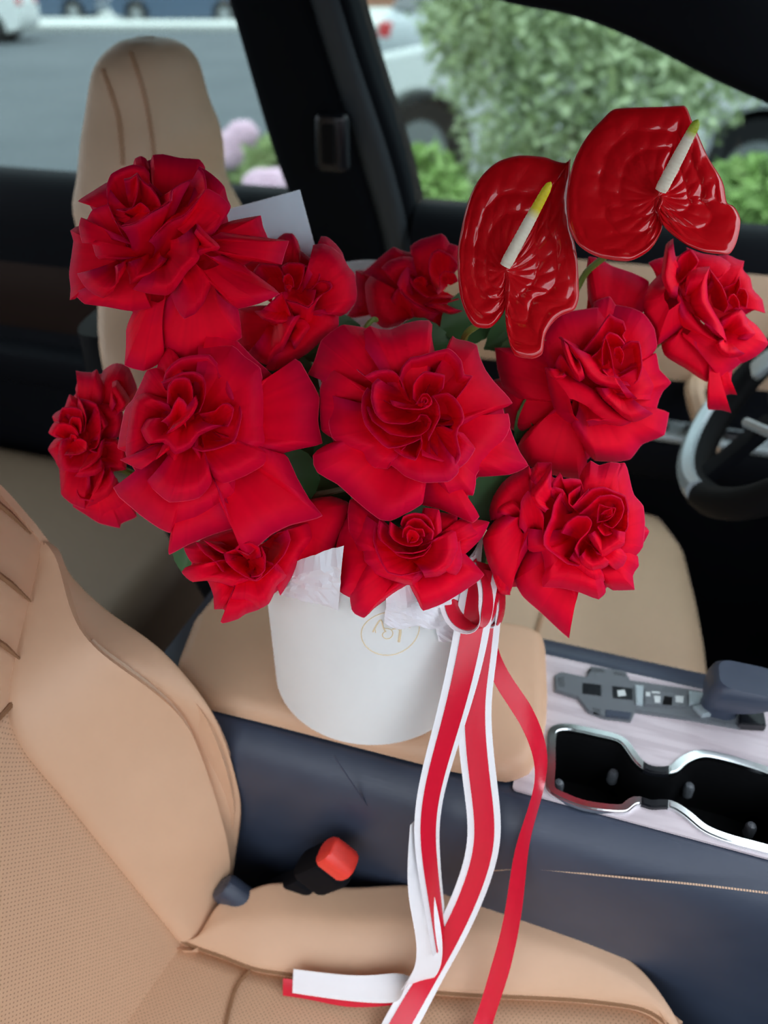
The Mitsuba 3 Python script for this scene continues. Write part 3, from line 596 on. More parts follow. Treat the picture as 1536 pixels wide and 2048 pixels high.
rose('open red rose at the middle of the bouquet with a tight spiral heart', (600, 620), 3.339, (790, 740), .532, 42, [
    ('out', (20, 18, 20), [(50, 430), (95, 340), (140, 205), (200, 150), (290, 97), (380, 108), (460, 125), (560, 200)]),
    ('out', (14, 10, 16), [(385, 190), (470, 105), (520, 125), (600, 130), (700, 90), (800, 68), (860, 70), (885, 100), (880, 160), (900, 270)]),
    ('out', (34, 30, 30), [(1400, 780), (1430, 860), (1470, 950), (1525, 1038), (1400, 1100), (1190, 1115)]),
    ('out', (32, 28, 34), [(870, 1150), (960, 1200), (1110, 1250), (1198, 1380), (1155, 1422), (1050, 1380), (930, 1330), (800, 1300)]),
    ('out', (20, 22, 20), [(1095, 740), (1250, 700), (1390, 690), (1405, 770), (1385, 830), (1290, 960), (1175, 1110), (1175, 1160), (1155, 1240), (1100, 1235), (1010, 1260), (960, 1210), (890, 1140)]),
    ('out', (10, 12, 18, 14), [(985, 250), (1020, 172), (1040, 190), (1130, 210), (1180, 232), (1200, 310), (1240, 400), (1290, 470), (1420, 622), (1250, 700), (1095, 775)]),
    ('out', (12, 16, 22, 16, 12), [(235, 875), (85, 970), (90, 1035), (115, 1085), (250, 1165), (350, 1255), (450, 1340), (545, 1405), (600, 1410), (680, 1375), (820, 1290), (845, 1160), (900, 1090)]),
    ('out', (8, 12, 16, 14), [(440, 540), (330, 490), (260, 440), (205, 388), (160, 450), (132, 530), (130, 620), (140, 800), (215, 855)]),
    ('out', (9, 7, 8, 6), [(180, 560), (205, 650), (190, 760), (215, 855), (310, 920), (410, 955), (440, 1010), (500, 1055), (585, 1062), (640, 1000)]),
    ('flat', (6, 8, 6), [(1000, 1110), (1050, 1070), (1120, 1010), (1170, 925), (1140, 880), (1090, 820)]),
    ('flat', (4, 5, 4), [(583, 1060), (600, 1035), (640, 1060), (700, 1110), (830, 1155), (990, 1148), (1060, 1080), (1060, 1020)]),
    ('cup', (0, -2, 2, 4, 2), [(880, 572), (985, 552), (1030, 580), (1080, 650), (1098, 715), (1085, 760), (1060, 790), (1050, 840), (1075, 970), (1040, 1038), (930, 1010), (815, 975)]),
    ('cup', (0, -2, 0), [(655, 450), (680, 380), (740, 315), (800, 305), (900, 275), (990, 255), (1040, 290), (1080, 340), (1100, 430), (1155, 440), (1125, 490), (1060, 580)]),
    ('cup', (2, -2, -4), [(380, 395), (430, 440), (500, 405), (570, 395), (620, 405), (655, 435), (690, 520)]),
    ('cup', (-1, -3, -3), [(625, 935), (700, 985), (770, 1005), (800, 950), (815, 900), (805, 862)]),
    ('cup', (-3, -6, -6), [(450, 515), (415, 580), (408, 660), (430, 760), (480, 830), (590, 925), (650, 920), (760, 885), (805, 862)]),
    ('cup', (-5, -8, -7), [(440, 640), (480, 740), (545, 790), (600, 830), (720, 850), (800, 840), (865, 790), (880, 745), (845, 700), (800, 695)]),
    ('cup', (-6, -10, -9), [(520, 455), (480, 500), (472, 590), (500, 690), (560, 750), (600, 760), (700, 765), (770, 745), (800, 705)], 'c'),
    ('cup', (-6, -9, -7), [(750, 590), (755, 500), (780, 455), (835, 408), (900, 418), (968, 435), (960, 520)], 'c'),
    ('cup', (-8, -10, -8), [(885, 570), (930, 640), (937, 710), (900, 790), (858, 875)], 'c'),
    ('cup', (-10, -12, -12), [(600, 600), (620, 640), (690, 658), (800, 665), (860, 645), (885, 620), (878, 590)], 'c'),
    ('cup', (-12, -14, -13), [(770, 630), (790, 600), (815, 558), (850, 556), (880, 600), (868, 640), (825, 645)], (838, 615), 12),
    ('cup', (-14, -15, -15), [(808, 620), (815, 585), (840, 580), (856, 605), (840, 628), (828, 618), (836, 604)], (834, 608), 5),
], 6, core=(820, 650), zc=28, ty=.35)
rose('broad rose left of the middle rose, its pointed lower petal spread over the rose below', (220, 620), 3.339, (560, 800), .532, 46, [
    ('out', (16, 14, 20), [(590, 300), (625, 215), (660, 45), (740, 90), (800, 150), (860, 215), (950, 310), (1090, 450), (1030, 560)]),
    ('out', (14, 12, 14), [(1000, 560), (1100, 460), (1180, 390), (1235, 325), (1270, 345), (1320, 430), (1400, 590), (1390, 740), (1420, 890), (1240, 935), (1040, 990)]),
    ('out', (22, 26, 18), [(860, 1450), (690, 1500), (520, 1570), (395, 1635), (388, 1610), (410, 1450), (430, 1330), (520, 1250)]),
    ('out', (10, 14, 26, 22, 14), [(1000, 990), (1170, 965), (1250, 1120), (1330, 1260), (1420, 1375), (1200, 1440), (1080, 1500), (1010, 1560), (920, 1640), (880, 1620), (840, 1500), (765, 1280)]),
    ('out', (12, 16, 14), [(20, 1185), (60, 1250), (130, 1310), (200, 1370), (330, 1460), (400, 1490), (430, 1440), (560, 1400), (700, 1330), (840, 1230), (845, 1130)]),
    ('out', (14, 16, 14), [(200, 560), (105, 650), (90, 700), (50, 920), (110, 950)]),
    ('out', (12, 12, 10), [(310, 400), (340, 300), (385, 233), (420, 260), (480, 340)]),
    ('flat', (8, 6, 4), [(150, 600), (200, 500), (250, 400), (310, 385), (380, 420)]),
    ('out', (4, 2, 4, 6), [(590, 240), (680, 240), (820, 238), (900, 310), (1005, 388), (1032, 560), (1035, 780), (1055, 885), (1000, 945), (950, 900)]),
    ('out', (4, 3, 6), [(690, 1125), (755, 1160), (900, 1110), (1050, 1010), (1058, 960), (960, 900)]),
    ('out', (2, 0, 2), [(240, 1148), (300, 1210), (400, 1285), (520, 1275), (595, 1255), (685, 1140), (670, 1060)]),
    ('flat', (2, 3, 2), [(350, 905), (400, 1015), (405, 1120), (500, 1110), (620, 1050), (560, 930)]),
    ('out', (0, -2, 0), [(66, 1000), (140, 1040), (210, 1065), (285, 1000), (342, 908)]),
    ('flat', (0, 0, 2), [(390, 600), (300, 570), (235, 552), (165, 590), (140, 650), (115, 800), (105, 900), (110, 1000), (200, 960)], (400, 760), 26),
    ('cup', (0, -3, -2), [(350, 500), (370, 410), (400, 370), (470, 320), (560, 300), (660, 295), (720, 360), (745, 440), (785, 415), (800, 500), (850, 600)], 'c'),
    ('cup', (0, -4, -3), [(848, 530), (878, 590), (882, 700), (850, 840), (830, 880), (700, 935), (620, 948), (548, 925)], (590, 770), 34),
    ('flat', (-4, -5, -4), [(310, 715), (250, 725), (205, 800), (260, 895), (350, 885), (440, 965), (540, 920), (600, 840), (760, 775)], (480, 740), 14),
    ('cup', (-4, -6, -5), [(590, 690), (700, 670), (750, 625), (785, 618), (830, 660), (790, 780)], (670, 760), 26),
    ('cup', (-7, -9, -8), [(340, 480), (420, 445), (480, 415), (560, 410), (620, 440), (640, 490), (640, 560), (600, 680)], 'c'),
    ('out', (-8, -10, -9), [(372, 835), (420, 812), (500, 755), (560, 690), (592, 620), (575, 565)], (460, 720), -4),
    ('cup', (-10, -12, -11), [(380, 620), (385, 510), (430, 455), (490, 445), (530, 460), (552, 520), (560, 690)], 'c'),
    ('front', (-10, -14, -12), [(340, 745), (400, 690), (430, 620), (460, 580), (490, 600), (545, 690)], (450, 770), 6),
], 5, core=(500, 690), zc=32, ty=.35)
rose('topmost rose at the upper left, standing in front of the head restraint', (120, 290), 3.339, (600, 760), .535, 16, [
    ('flat', (28, 24, 26), [(490, 1110), (440, 1240), (440, 1340), (430, 1470), (560, 1510), (700, 1420), (700, 1330)], (640, 1000), 22),
    ('flat', (24, 26, 28, 24), [(610, 1100), (690, 1345), (850, 1450), (1000, 1370), (1215, 1285), (1190, 1090)], (900, 950), 18),
    ('flat', (26, 22, 26), [(600, 320), (600, 130), (620, 65), (680, 60), (800, 85), (930, 95), (970, 150), (960, 380)], (700, 600), 34),
    ('flat', (28, 26, 26), [(485, 150), (500, 90), (540, 73), (575, 90), (605, 170), (610, 320)], (600, 560), 36),
    ('flat', (22, 20, 24), [(1060, 540), (1150, 505), (1340, 470), (1355, 540), (1390, 630), (1300, 690)], (1000, 650), 20),
    ('out', (12, 8, 12), [(1080, 575), (1240, 600), (1380, 620), (1530, 640), (1500, 730), (1480, 800), (1340, 785), (1200, 770), (1040, 725)], (960, 660), 12),
    ('flat', (12, 8, 8, 10), [(930, 140), (1010, 190), (1100, 280), (1120, 360), (1142, 410), (1100, 490), (1070, 540), (1010, 620)], (820, 640), 8),
    ('flat', (16, 18, 18), [(310, 250), (230, 300), (120, 375), (180, 395), (270, 372), (312, 392), (302, 460), (268, 500)], (440, 480), 14),
    ('front', (10, 8, 6), [(180, 500), (215, 435), (320, 395), (350, 470), (420, 600)], (450, 720), 26),
    ('flat', (20, 18, 18, 20), [(170, 540), (125, 540), (68, 572), (88, 640), (78, 720), (60, 860), (70, 960), (65, 1035), (100, 1030), (140, 960), (300, 900)], (420, 740), 14),
    ('flat', (14, 12, 14), [(90, 985), (165, 1062), (300, 1080), (480, 1110), (610, 1085), (520, 960)], (480, 830), 8),
    ('flat', (6, 2, 4), [(310, 610), (230, 520), (140, 483), (125, 540), (150, 655), (200, 628), (240, 745), (260, 762), (440, 775)], (540, 700), 24),
    ('out', (0, -2, 0), [(420, 790), (440, 830), (458, 870), (465, 930), (600, 890), (730, 760)], (620, 740), 20),
    ('out', (-2, -6, -4), [(112, 858), (160, 940), (230, 1000), (290, 1022), (355, 980), (370, 880), (364, 812)], (440, 780), 14),
    ('flat', (2, -4, 4, -4, 8, 4), [(740, 1000), (770, 1080), (828, 1162), (900, 1130), (960, 1060), (1015, 942), (1100, 1020), (1190, 1095), (1330, 1060), (1468, 993), (1330, 880), (1200, 790), (1080, 730)], (930, 800), 2),
    ('cup', (4, 14, 16, 12), [(405, 545), (340, 480), (312, 380), (310, 270), (340, 195), (410, 155), (490, 130), (560, 145), (600, 190), (595, 240), (650, 290), (725, 378)], (530, 520), 32),
    ('cup', (6, 6, 8), [(425, 225), (470, 215), (515, 183), (525, 260), (515, 330), (480, 420), (375, 432)], (470, 450), 24),
    ('cup', (8, 4, 2), [(518, 185), (560, 240), (600, 270), (660, 350), (685, 420), (610, 455)], (570, 480), 24),
    ('cup', (2, 2, 0), [(375, 430), (420, 442), (480, 420), (540, 380), (620, 460)], (520, 480), 20),
    ('front', (8, 2, 0, 4, 8), [(590, 645), (715, 520), (830, 465), (905, 390), (985, 290), (1060, 330), (1120, 385), (1140, 420), (1080, 520), (1010, 610)], (760, 720), 28),
    ('cup', (-2, -4, -2), [(600, 640), (722, 516), (830, 468), (905, 390), (982, 285), (965, 190), (930, 140)], (800, 400), 18),
    ('front', (2, -4, -2, -2), [(402, 548), (500, 525), (600, 460), (700, 405), (745, 370), (752, 300), (800, 265), (880, 232)], (600, 740), 28),
    ('cup', (2, -4, -2, -2), [(402, 546), (500, 523), (600, 458), (700, 403), (743, 368), (750, 300), (800, 263), (884, 230)], (600, 400), 20),
    ('out', (-2, -8, -10, -8, -4), [(484, 965), (600, 995), (712, 1005), (760, 975), (850, 850), (930, 760), (942, 600), (916, 520)], (700, 720), 18),
    ('out', (-8, -8, -4), [(918, 522), (980, 590), (1070, 682), (1055, 705), (1000, 712), (930, 745)], (890, 650), 12),
], 1)
rose('rose tucked below and right of the topmost rose, before the pale card', (400, 420), 4.518, (850, 830), .602, 40, [
    ('flat', (28, 26, 26), [(300, 660), (320, 480), (480, 420), (640, 420), (780, 470)], (720, 780), 28),
    ('flat', (30, 30, 28), [(600, 860), (430, 870), (330, 900), (290, 1080), (360, 1250), (500, 1330), (640, 1390)], (800, 1050), 26),
    ('out', (16, 14, 14), [(1085, 330), (1092, 238), (1140, 240), (1220, 300), (1285, 385), (1320, 500)]),
    ('flat', (18, 18, 16), [(690, 270), (770, 208), (830, 210), (880, 270), (905, 350), (920, 450)]),
    ('flat', (18, 18, 16), [(880, 340), (980, 420), (1060, 470), (1080, 560)]),
    ('out', (14, 16, 12), [(1160, 960), (1200, 912), (1255, 960), (1255, 1040), (1090, 1190), (980, 1290), (800, 1400), (660, 1455), (590, 1430)], (860, 960), 30),
    ('out', (4, 0, 4, 8), [(1060, 470), (1022, 315), (1110, 305), (1200, 340), (1290, 420), (1330, 490), (1350, 520), (1395, 570), (1420, 770), (1410, 820), (1330, 930), (1270, 962), (1180, 905)], (900, 880), 40),
    ('cup', (8, 6, 4), [(480, 560), (510, 510), (540, 483), (620, 490), (700, 495), (740, 560), (770, 720)]),
    ('out', (12, 8, 8), [(900, 960), (960, 985), (1005, 1060), (960, 1130), (910, 1210), (860, 1280)], (800, 1080), 26),
    ('out', (0, 0, 4, 6), [(918, 945), (850, 1060), (790, 1190), (740, 1280), (665, 1330), (600, 1400), (430, 1290)], (690, 1010), 24),
    ('flat', (2, -1, 0), [(490, 915), (570, 990), (700, 1030), (800, 1025), (878, 992)], (760, 880), 24),
    ('front', (2, -2, 0), [(560, 900), (640, 830), (738, 742), (772, 815), (840, 1000)], (780, 1020), 22),
    ('cup', (0, -2, 0), [(735, 510), (800, 472), (890, 475), (948, 492), (945, 560), (920, 650), (893, 715)], (810, 720), 26),
    ('cup', (0, -2, -2), [(945, 500), (1010, 500), (1070, 530), (1092, 580), (1080, 630), (1018, 715)], (860, 740), 28),
    ('cup', (-2, -5, -3), [(1040, 680), (1110, 637), (1170, 645), (1198, 690), (1180, 720), (1100, 770), (1020, 850), (980, 884)], (880, 780), 28),
    ('front', (0, -3, -3), [(738, 745), (775, 815), (880, 842), (980, 884), (1030, 840), (1100, 765)], (930, 1010), 18),
    ('cup', (0, -3, -3), [(738, 742), (775, 812), (880, 840), (978, 880), (1028, 830), (1050, 720)], (860, 720), 20),
    ('cup', (-3, -4, -2), [(745, 640), (760, 590), (800, 570), (838, 612), (852, 695)], (800, 710), 20),
    ('cup', (-4, -5, -4), [(765, 690), (800, 668), (832, 690), (810, 740)], (795, 715), 12),
], 2, core=(810, 700), zc=26)
rose('dark rose at the far left edge of the bouquet, seen from its side', (80, 700), 5.39, (480, 960), .612, 38, [
    ('out', (22, 20, 22), [(680, 220), (760, 160), (830, 140), (890, 150), (960, 190), (1000, 270), (1050, 420), (1000, 560)]),
    ('out', (12, 14, 12), [(352, 1690), (480, 1770), (640, 1870), (860, 1922), (872, 1880), (1045, 1795), (980, 1600)]),
    ('out', (14, 12, 14), [(230, 640), (130, 720), (150, 772), (230, 790)]),
    ('out', (12, 12, 10), [(170, 950), (85, 1070), (150, 1170), (212, 1282), (260, 1240)]),
    ('flat', (10, 10, 8), [(470, 620), (420, 540), (320, 478), (270, 600), (240, 660)]),
    ('out', (14, 10, 12), [(640, 1690), (662, 1842), (800, 1810), (965, 1730), (960, 1580)]),
    ('out', (10, 8, 6), [(205, 1260), (215, 1400), (225, 1550), (340, 1660), (482, 1716), (512, 1650), (560, 1560)]),
    ('flat', (12, 10, 14, 12), [(705, 500), (690, 380), (650, 290), (610, 205), (560, 240), (480, 238), (385, 222), (410, 300), (380, 420), (520, 520)]),
    ('out', (6, 8, 8), [(840, 540), (778, 345), (830, 325), (870, 370), (970, 540), (900, 660)], (760, 700), 24),
    ('flat', (8, 8, 8), [(620, 570), (760, 590), (890, 650), (905, 800), (860, 940)]),
    ('flat', (6, 8, 8), [(695, 945), (840, 965), (940, 1080), (930, 1290), (690, 1315)], (700, 1100), 16),
    ('flat', (6, 4, 4), [(190, 985), (180, 1080), (200, 1200), (270, 1335), (410, 1335), (570, 1250)]),
    ('out', (2, 4, 2), [(690, 1322), (640, 1480), (575, 1610), (500, 1695), (640, 1652), (740, 1590), (800, 1500), (838, 1395)], (700, 1250), 22),
    ('cup', (2, 0, 0), [(400, 1420), (390, 1530), (430, 1610), (572, 1637), (602, 1540), (660, 1430), (692, 1322)], (520, 1400), 20),
    ('flat', (2, 0, 2), [(600, 568), (680, 680), (738, 800), (690, 860), (655, 970)]),
    ('cup', (0, -2, -2), [(420, 520), (605, 575), (650, 690), (662, 850), (640, 1000), (605, 1060), (538, 1080), (620, 1112)]),
    ('flat', (-2, -6, -4), [(695, 945), (650, 1150), (540, 1260), (376, 1362), (450, 1374), (600, 1350), (675, 1290), (682, 1230)], (600, 1080), 16),
    ('flat', (4, 3, 3), [(162, 942), (88, 890), (160, 772), (250, 765), (330, 785), (430, 890)], (360, 940), 24),
    ('cup', (-1, -2, -2), [(190, 765), (240, 620), (350, 610), (445, 640), (470, 740), (482, 870)], (380, 900), 26),
    ('cup', (-3, -3, -3), [(410, 490), (450, 560), (480, 640), (502, 740), (480, 880)], (400, 880), 22),
    ('cup', (-4, -4, -4), [(258, 1136), (400, 1132), (505, 1080), (515, 1000), (430, 950)], (370, 980), 22),
    ('cup', (-4, -5, -5), [(310, 790), (350, 712), (430, 720), (455, 800), (440, 900)], (370, 900), 20),
    ('cup', (-6, -7, -7), [(320, 960), (335, 905), (375, 912), (402, 950), (370, 985)], (362, 950), 12),
], 4)
rose('rose low at the left, half hidden under the pointed petal and overlapping the box rim', (340, 960), 4.042, (640, 640), .542, 38, [
    ('out', (20, 18, 18), [(1120, 160), (1300, 130), (1450, 190), (1430, 320), (1330, 570), (1230, 795), (1195, 818), (1020, 740), (960, 640)], (880, 300), 26),
    ('out', (14, 12, 12), [(960, 380), (1140, 330), (1182, 455), (1090, 600), (1000, 760), (890, 936), (875, 860)], (760, 520), 34),
    ('flat', (20, 20, 18), [(140, 570), (300, 450), (520, 370), (720, 420)]),
    ('flat', (14, 14, 12), [(400, 490), (200, 500), (110, 548), (175, 668), (380, 700)]),
    ('out', (12, 12, 12), [(295, 800), (350, 940), (358, 1047), (425, 1044), (530, 880)]),
    ('out', (6, 10, 8), [(470, 960), (440, 1060), (408, 1148), (425, 1160), (550, 1125), (610, 1085), (732, 1040), (650, 960)]),
    ('out', (6, 4, 4, 2), [(530, 860), (500, 920), (476, 988), (600, 985), (735, 1038), (800, 1000), (865, 870), (947, 775), (880, 680)]),
    ('out', (2, 0, 2), [(320, 660), (220, 675), (120, 708), (94, 745), (185, 826), (290, 815), (400, 830), (522, 866), (680, 805)]),
    ('cup', (-2, -4, -2), [(200, 500), (280, 600), (370, 670), (420, 740), (560, 790), (700, 820), (800, 745), (930, 600), (977, 480), (950, 400)]),
    ('cup', (-4, -4, -4), [(280, 490), (370, 560), (430, 590), (520, 560), (640, 600)]),
    ('cup', (-6, -7, -6), [(430, 585), (450, 660), (520, 730), (620, 790), (690, 816), (740, 780), (770, 700), (745, 540)]),
    ('cup', (-8, -9, -9), [(740, 535), (776, 620), (770, 730), (720, 780), (655, 792)]),
    ('cup', (-6, -8, -8), [(520, 560), (560, 520), (640, 500), (720, 540), (740, 620)]),
], 8, ty=.4)
rose('rose at the bottom centre with a round spiral heart, right above the box emblem', (660, 980), 4.518, (770, 570), .535, 40, [
    ('out', (14, 14, 14), [(840, 160), (1000, 200), (1155, 230), (1152, 270), (1060, 300)]),
    ('out', (22, 18, 20), [(170, 200), (50, 545), (68, 700), (62, 905), (180, 972), (250, 800), (340, 640)]),
    ('out', (16, 12, 12), [(250, 60), (180, 90), (160, 200), (168, 350), (200, 480), (222, 547), (310, 520)]),
    ('out', (16, 16, 16), [(1120, 320), (1280, 260), (1442, 290), (1380, 420), (1232, 572), (1180, 600)]),
    ('out', (12, 14, 18, 14), [(330, 640), (240, 770), (190, 880), (178, 960), (195, 1080), (225, 1120), (305, 1156), (400, 1070), (550, 960), (730, 855)]),
    ('out', (12, 16, 18, 14), [(690, 800), (720, 870), (780, 980), (840, 1092), (1010, 1032), (1200, 920), (1393, 766), (1340, 700), (1210, 560)]),
    ('out', (10, 8, 10), [(1110, 340), (1170, 260), (1280, 290), (1342, 390), (1300, 427), (1180, 430)]),
    ('out', (8, 4, 4), [(290, 200), (225, 470), (300, 545), (312, 642), (360, 690), (400, 752), (580, 825), (742, 864), (840, 780)]),
    ('out', (4, 2, 4), [(1165, 345), (1182, 420), (1176, 480), (1196, 610), (1190, 690), (1136, 770), (1060, 745)]),
    ('cup', (0, -2, 0), [(410, 290), (388, 450), (410, 540), (470, 680), (520, 750), (640, 778), (790, 747), (920, 682), (987, 560), (987, 480)]),
    ('out', (-2, -4, -2), [(1010, 420), (1100, 360), (1142, 375), (1156, 520), (1140, 620), (1106, 692), (980, 780), (858, 794)]),
    ('flat', (0, -3, -2), [(855, 160), (930, 165), (987, 180), (1006, 280), (1012, 374), (940, 310)]),
    ('cup', (-4, -5, -5), [(445, 270), (428, 380), (445, 442), (520, 512), (582, 562), (740, 572), (870, 540), (940, 450)]),
    ('cup', (-4, -5, -5), [(560, 540), (620, 600), (720, 622), (850, 590), (920, 500)]),
    ('cup', (-6, -7, -7), [(635, 310), (660, 240), (760, 205), (850, 215), (912, 270), (948, 360)], 'c'),
    ('cup', (-6, -7, -7), [(540, 280), (530, 380), (560, 440), (640, 492), (720, 512), (795, 505), (838, 470), (830, 430)], 'c'),
    ('cup', (-8, -8, -8), [(672, 340), (700, 280), (760, 250), (820, 260), (870, 310), (938, 380), (930, 450)], 'c'),
    ('cup', (-9, -10, -9), [(650, 430), (660, 350), (710, 315), (770, 345), (840, 350), (860, 420)], 'c'),
    ('cup', (-9, -11, -10), [(700, 480), (690, 400), (720, 355), (770, 365), (810, 420), (780, 470), (720, 480)], (745, 430), 10),
], 7, core=(745, 430), zc=24, ty=.4)
rose('dim rose behind the left anthurium at the back of the bouquet', (680, 450), 5.486, (900, 880), .672, 40, [
    ('flat', (26, 24, 26), [(300, 500), (230, 495), (165, 500), (170, 830), (60, 1015), (150, 1020), (230, 1005), (300, 940)]),
    ('flat', (20, 18, 18), [(250, 520), (330, 450), (480, 320), (590, 243), (680, 280), (775, 310), (820, 520)]),
    ('flat', (18, 16, 16), [(780, 520), (770, 240), (880, 160), (1000, 125), (1110, 95), (1160, 130), (1200, 200), (1290, 230), (1360, 420)]),
    ('out', (14, 14, 14), [(900, 1060), (1020, 1242), (1150, 1262), (1300, 1230), (1450, 1130)]),
    ('out', (10, 4, 10), [(545, 790), (440, 680), (340, 558), (274, 650), (285, 800), (320, 980), (480, 1135), (660, 1100)]),
    ('flat', (6, 4, 6), [(625, 645), (540, 580), (490, 510), (453, 475), (540, 390), (680, 350), (800, 345)]),
    ('front', (2, 0, 0), [(510, 890), (560, 800), (640, 690), (740, 800), (830, 1050)], (740, 1080), 24),
    ('front', (0, -4, -2), [(742, 460), (680, 520), (630, 640), (680, 750), (800, 850), (950, 930), (1092, 972)], (860, 1100), 20),
    ('cup', (0, -4, -2), [(745, 458), (682, 518), (632, 638), (682, 748), (802, 848), (952, 928), (1095, 970)], (1000, 740), 24),
    ('cup', (0, -2, -2), [(745, 560), (780, 660), (860, 740), (950, 800), (1100, 805), (1260, 808)], (1080, 700), 22),
    ('cup', (2, 2, 2), [(785, 660), (820, 580), (900, 550), (970, 630)], (920, 720), 20),
    ('out', (-2, -4, -2), [(935, 890), (1100, 952), (1220, 982), (1350, 950)], (1100, 860), 10),
    ('cup', (-3, -3, -3), [(910, 880), (1100, 872), (1310, 815)], (1150, 740), 14),
    ('cup', (-1, -2, -1), [(1075, 770), (1010, 640), (970, 500), (975, 380), (1010, 300), (1080, 265), (1220, 330), (1300, 420)], (1160, 660), 24),
    ('cup', (-2, -4, -3), [(1090, 720), (1090, 560), (1150, 500), (1250, 520), (1300, 620)], (1190, 660), 18),
], 3, core=(1180, 660), zc=22)
rose('dark rose right of the middle rose, below the two anthuriums', (980, 560), 4.042, (820, 940), .605, 30, [
    ('flat', (36, 32, 32), [(790, 150), (780, -100), (800, -190), (860, -180), (1000, -110), (1150, -60), (1287, 15), (1250, 250)], (960, 500), 34),
    ('out', (28, 26, 26), [(110, 790), (18, 815), (100, 1000), (165, 1200), (240, 1230), (330, 1180), (440, 1100), (520, 1040)]),
    ('out', (20, 20, 18), [(430, 500), (200, 545), (38, 548), (60, 720), (100, 860), (200, 960), (320, 980), (440, 987), (500, 900)]),
    ('out', (16, 18, 22, 16), [(530, 1070), (380, 1150), (275, 1250), (220, 1350), (300, 1495), (480, 1570), (720, 1612), (787, 1490), (760, 1330), (650, 1180)], (640, 1000), 18),
    ('flat', (14, 14, 16), [(440, 720), (395, 480), (480, 370), (570, 258), (650, 250), (870, 222), (960, 290), (1000, 360)]),
    ('flat', (20, 18, 18), [(835, 215), (840, 180), (966, 132), (1015, 200), (1100, 290)]),
    ('flat', (16, 12, 12), [(1010, 200), (1150, 225), (1242, 270), (1332, 400), (1352, 535), (1320, 592), (1220, 612)]),
    ('out', (12, 12, 12), [(1230, 620), (1342, 590), (1370, 720), (1465, 830), (1400, 900), (1370, 960), (1342, 1040), (1190, 1010)]),
    ('out', (8, 14, 12), [(650, 1180), (770, 1380), (850, 1462), (1020, 1472), (1132, 1450), (1230, 1330), (1412, 1252), (1447, 1073), (1300, 1030)]),
    ('out', (6, 4, 4), [(1215, 680), (1255, 668), (1300, 760), (1352, 850), (1312, 930), (1302, 972), (1200, 942), (1100, 910)]),
    ('flat', (16, 4, -2, -4, -6, -4, 0), [(640, 1190), (520, 1050), (475, 880), (441, 705), (540, 730), (640, 775), (830, 880), (960, 1010), (1147, 1148), (1060, 1182), (930, 1165), (800, 1185)], (760, 1060), -10),
    ('out', (-7, -9, -8), [(443, 703), (470, 770), (520, 810), (590, 803), (624, 773)], (570, 735), -4),
    ('front', (-2, -4, -2), [(515, 715), (570, 600), (640, 700), (730, 825)], (640, 790), 4),
    ('out', (-6, -9, -8), [(852, 866), (900, 960), (980, 1030), (1080, 1120), (1160, 1150), (1250, 1120), (1318, 1080)], (1040, 900), 10),
    ('out', (-6, -8, -8), [(552, 462), (690, 640), (770, 765), (850, 835), (940, 872), (1060, 892), (1120, 970), (1195, 967)], (940, 700), 18),
    ('out', (-8, -11, -10), [(566, 453), (590, 560), (640, 700), (725, 824), (768, 790), (740, 690)], (680, 600), 4),
    ('cup', (-9, -10, -9), [(568, 455), (640, 560), (740, 690), (880, 760), (970, 790), (1052, 798)], (900, 640), 22),
    ('cup', (-8, -8, -8), [(900, 720), (960, 790), (1060, 852), (1138, 860)], (1020, 720), 20),
    ('cup', (2, 0, 0), [(725, 592), (850, 440), (950, 290), (970, 273), (1010, 300), (1080, 330), (1102, 400), (1077, 440), (1102, 490), (1060, 530)], (960, 640), 24),
    ('cup', (-3, -4, -4), [(790, 632), (900, 540), (910, 480), (960, 418), (1030, 440), (1092, 512)], (980, 660), 24),
    ('cup', (-2, -3, -2), [(1075, 520), (1140, 490), (1207, 495), (1224, 560), (1234, 700), (1200, 820), (1140, 870)], (1050, 680), 26),
    ('cup', (-6, -8, -8), [(905, 700), (902, 560), (932, 455), (970, 560), (1002, 745)], (960, 660), 20),
    ('cup', (-5, -7, -6), [(1000, 600), (1005, 545), (1045, 535), (1084, 600), (1062, 690)], (1035, 640), 16),
], 9)
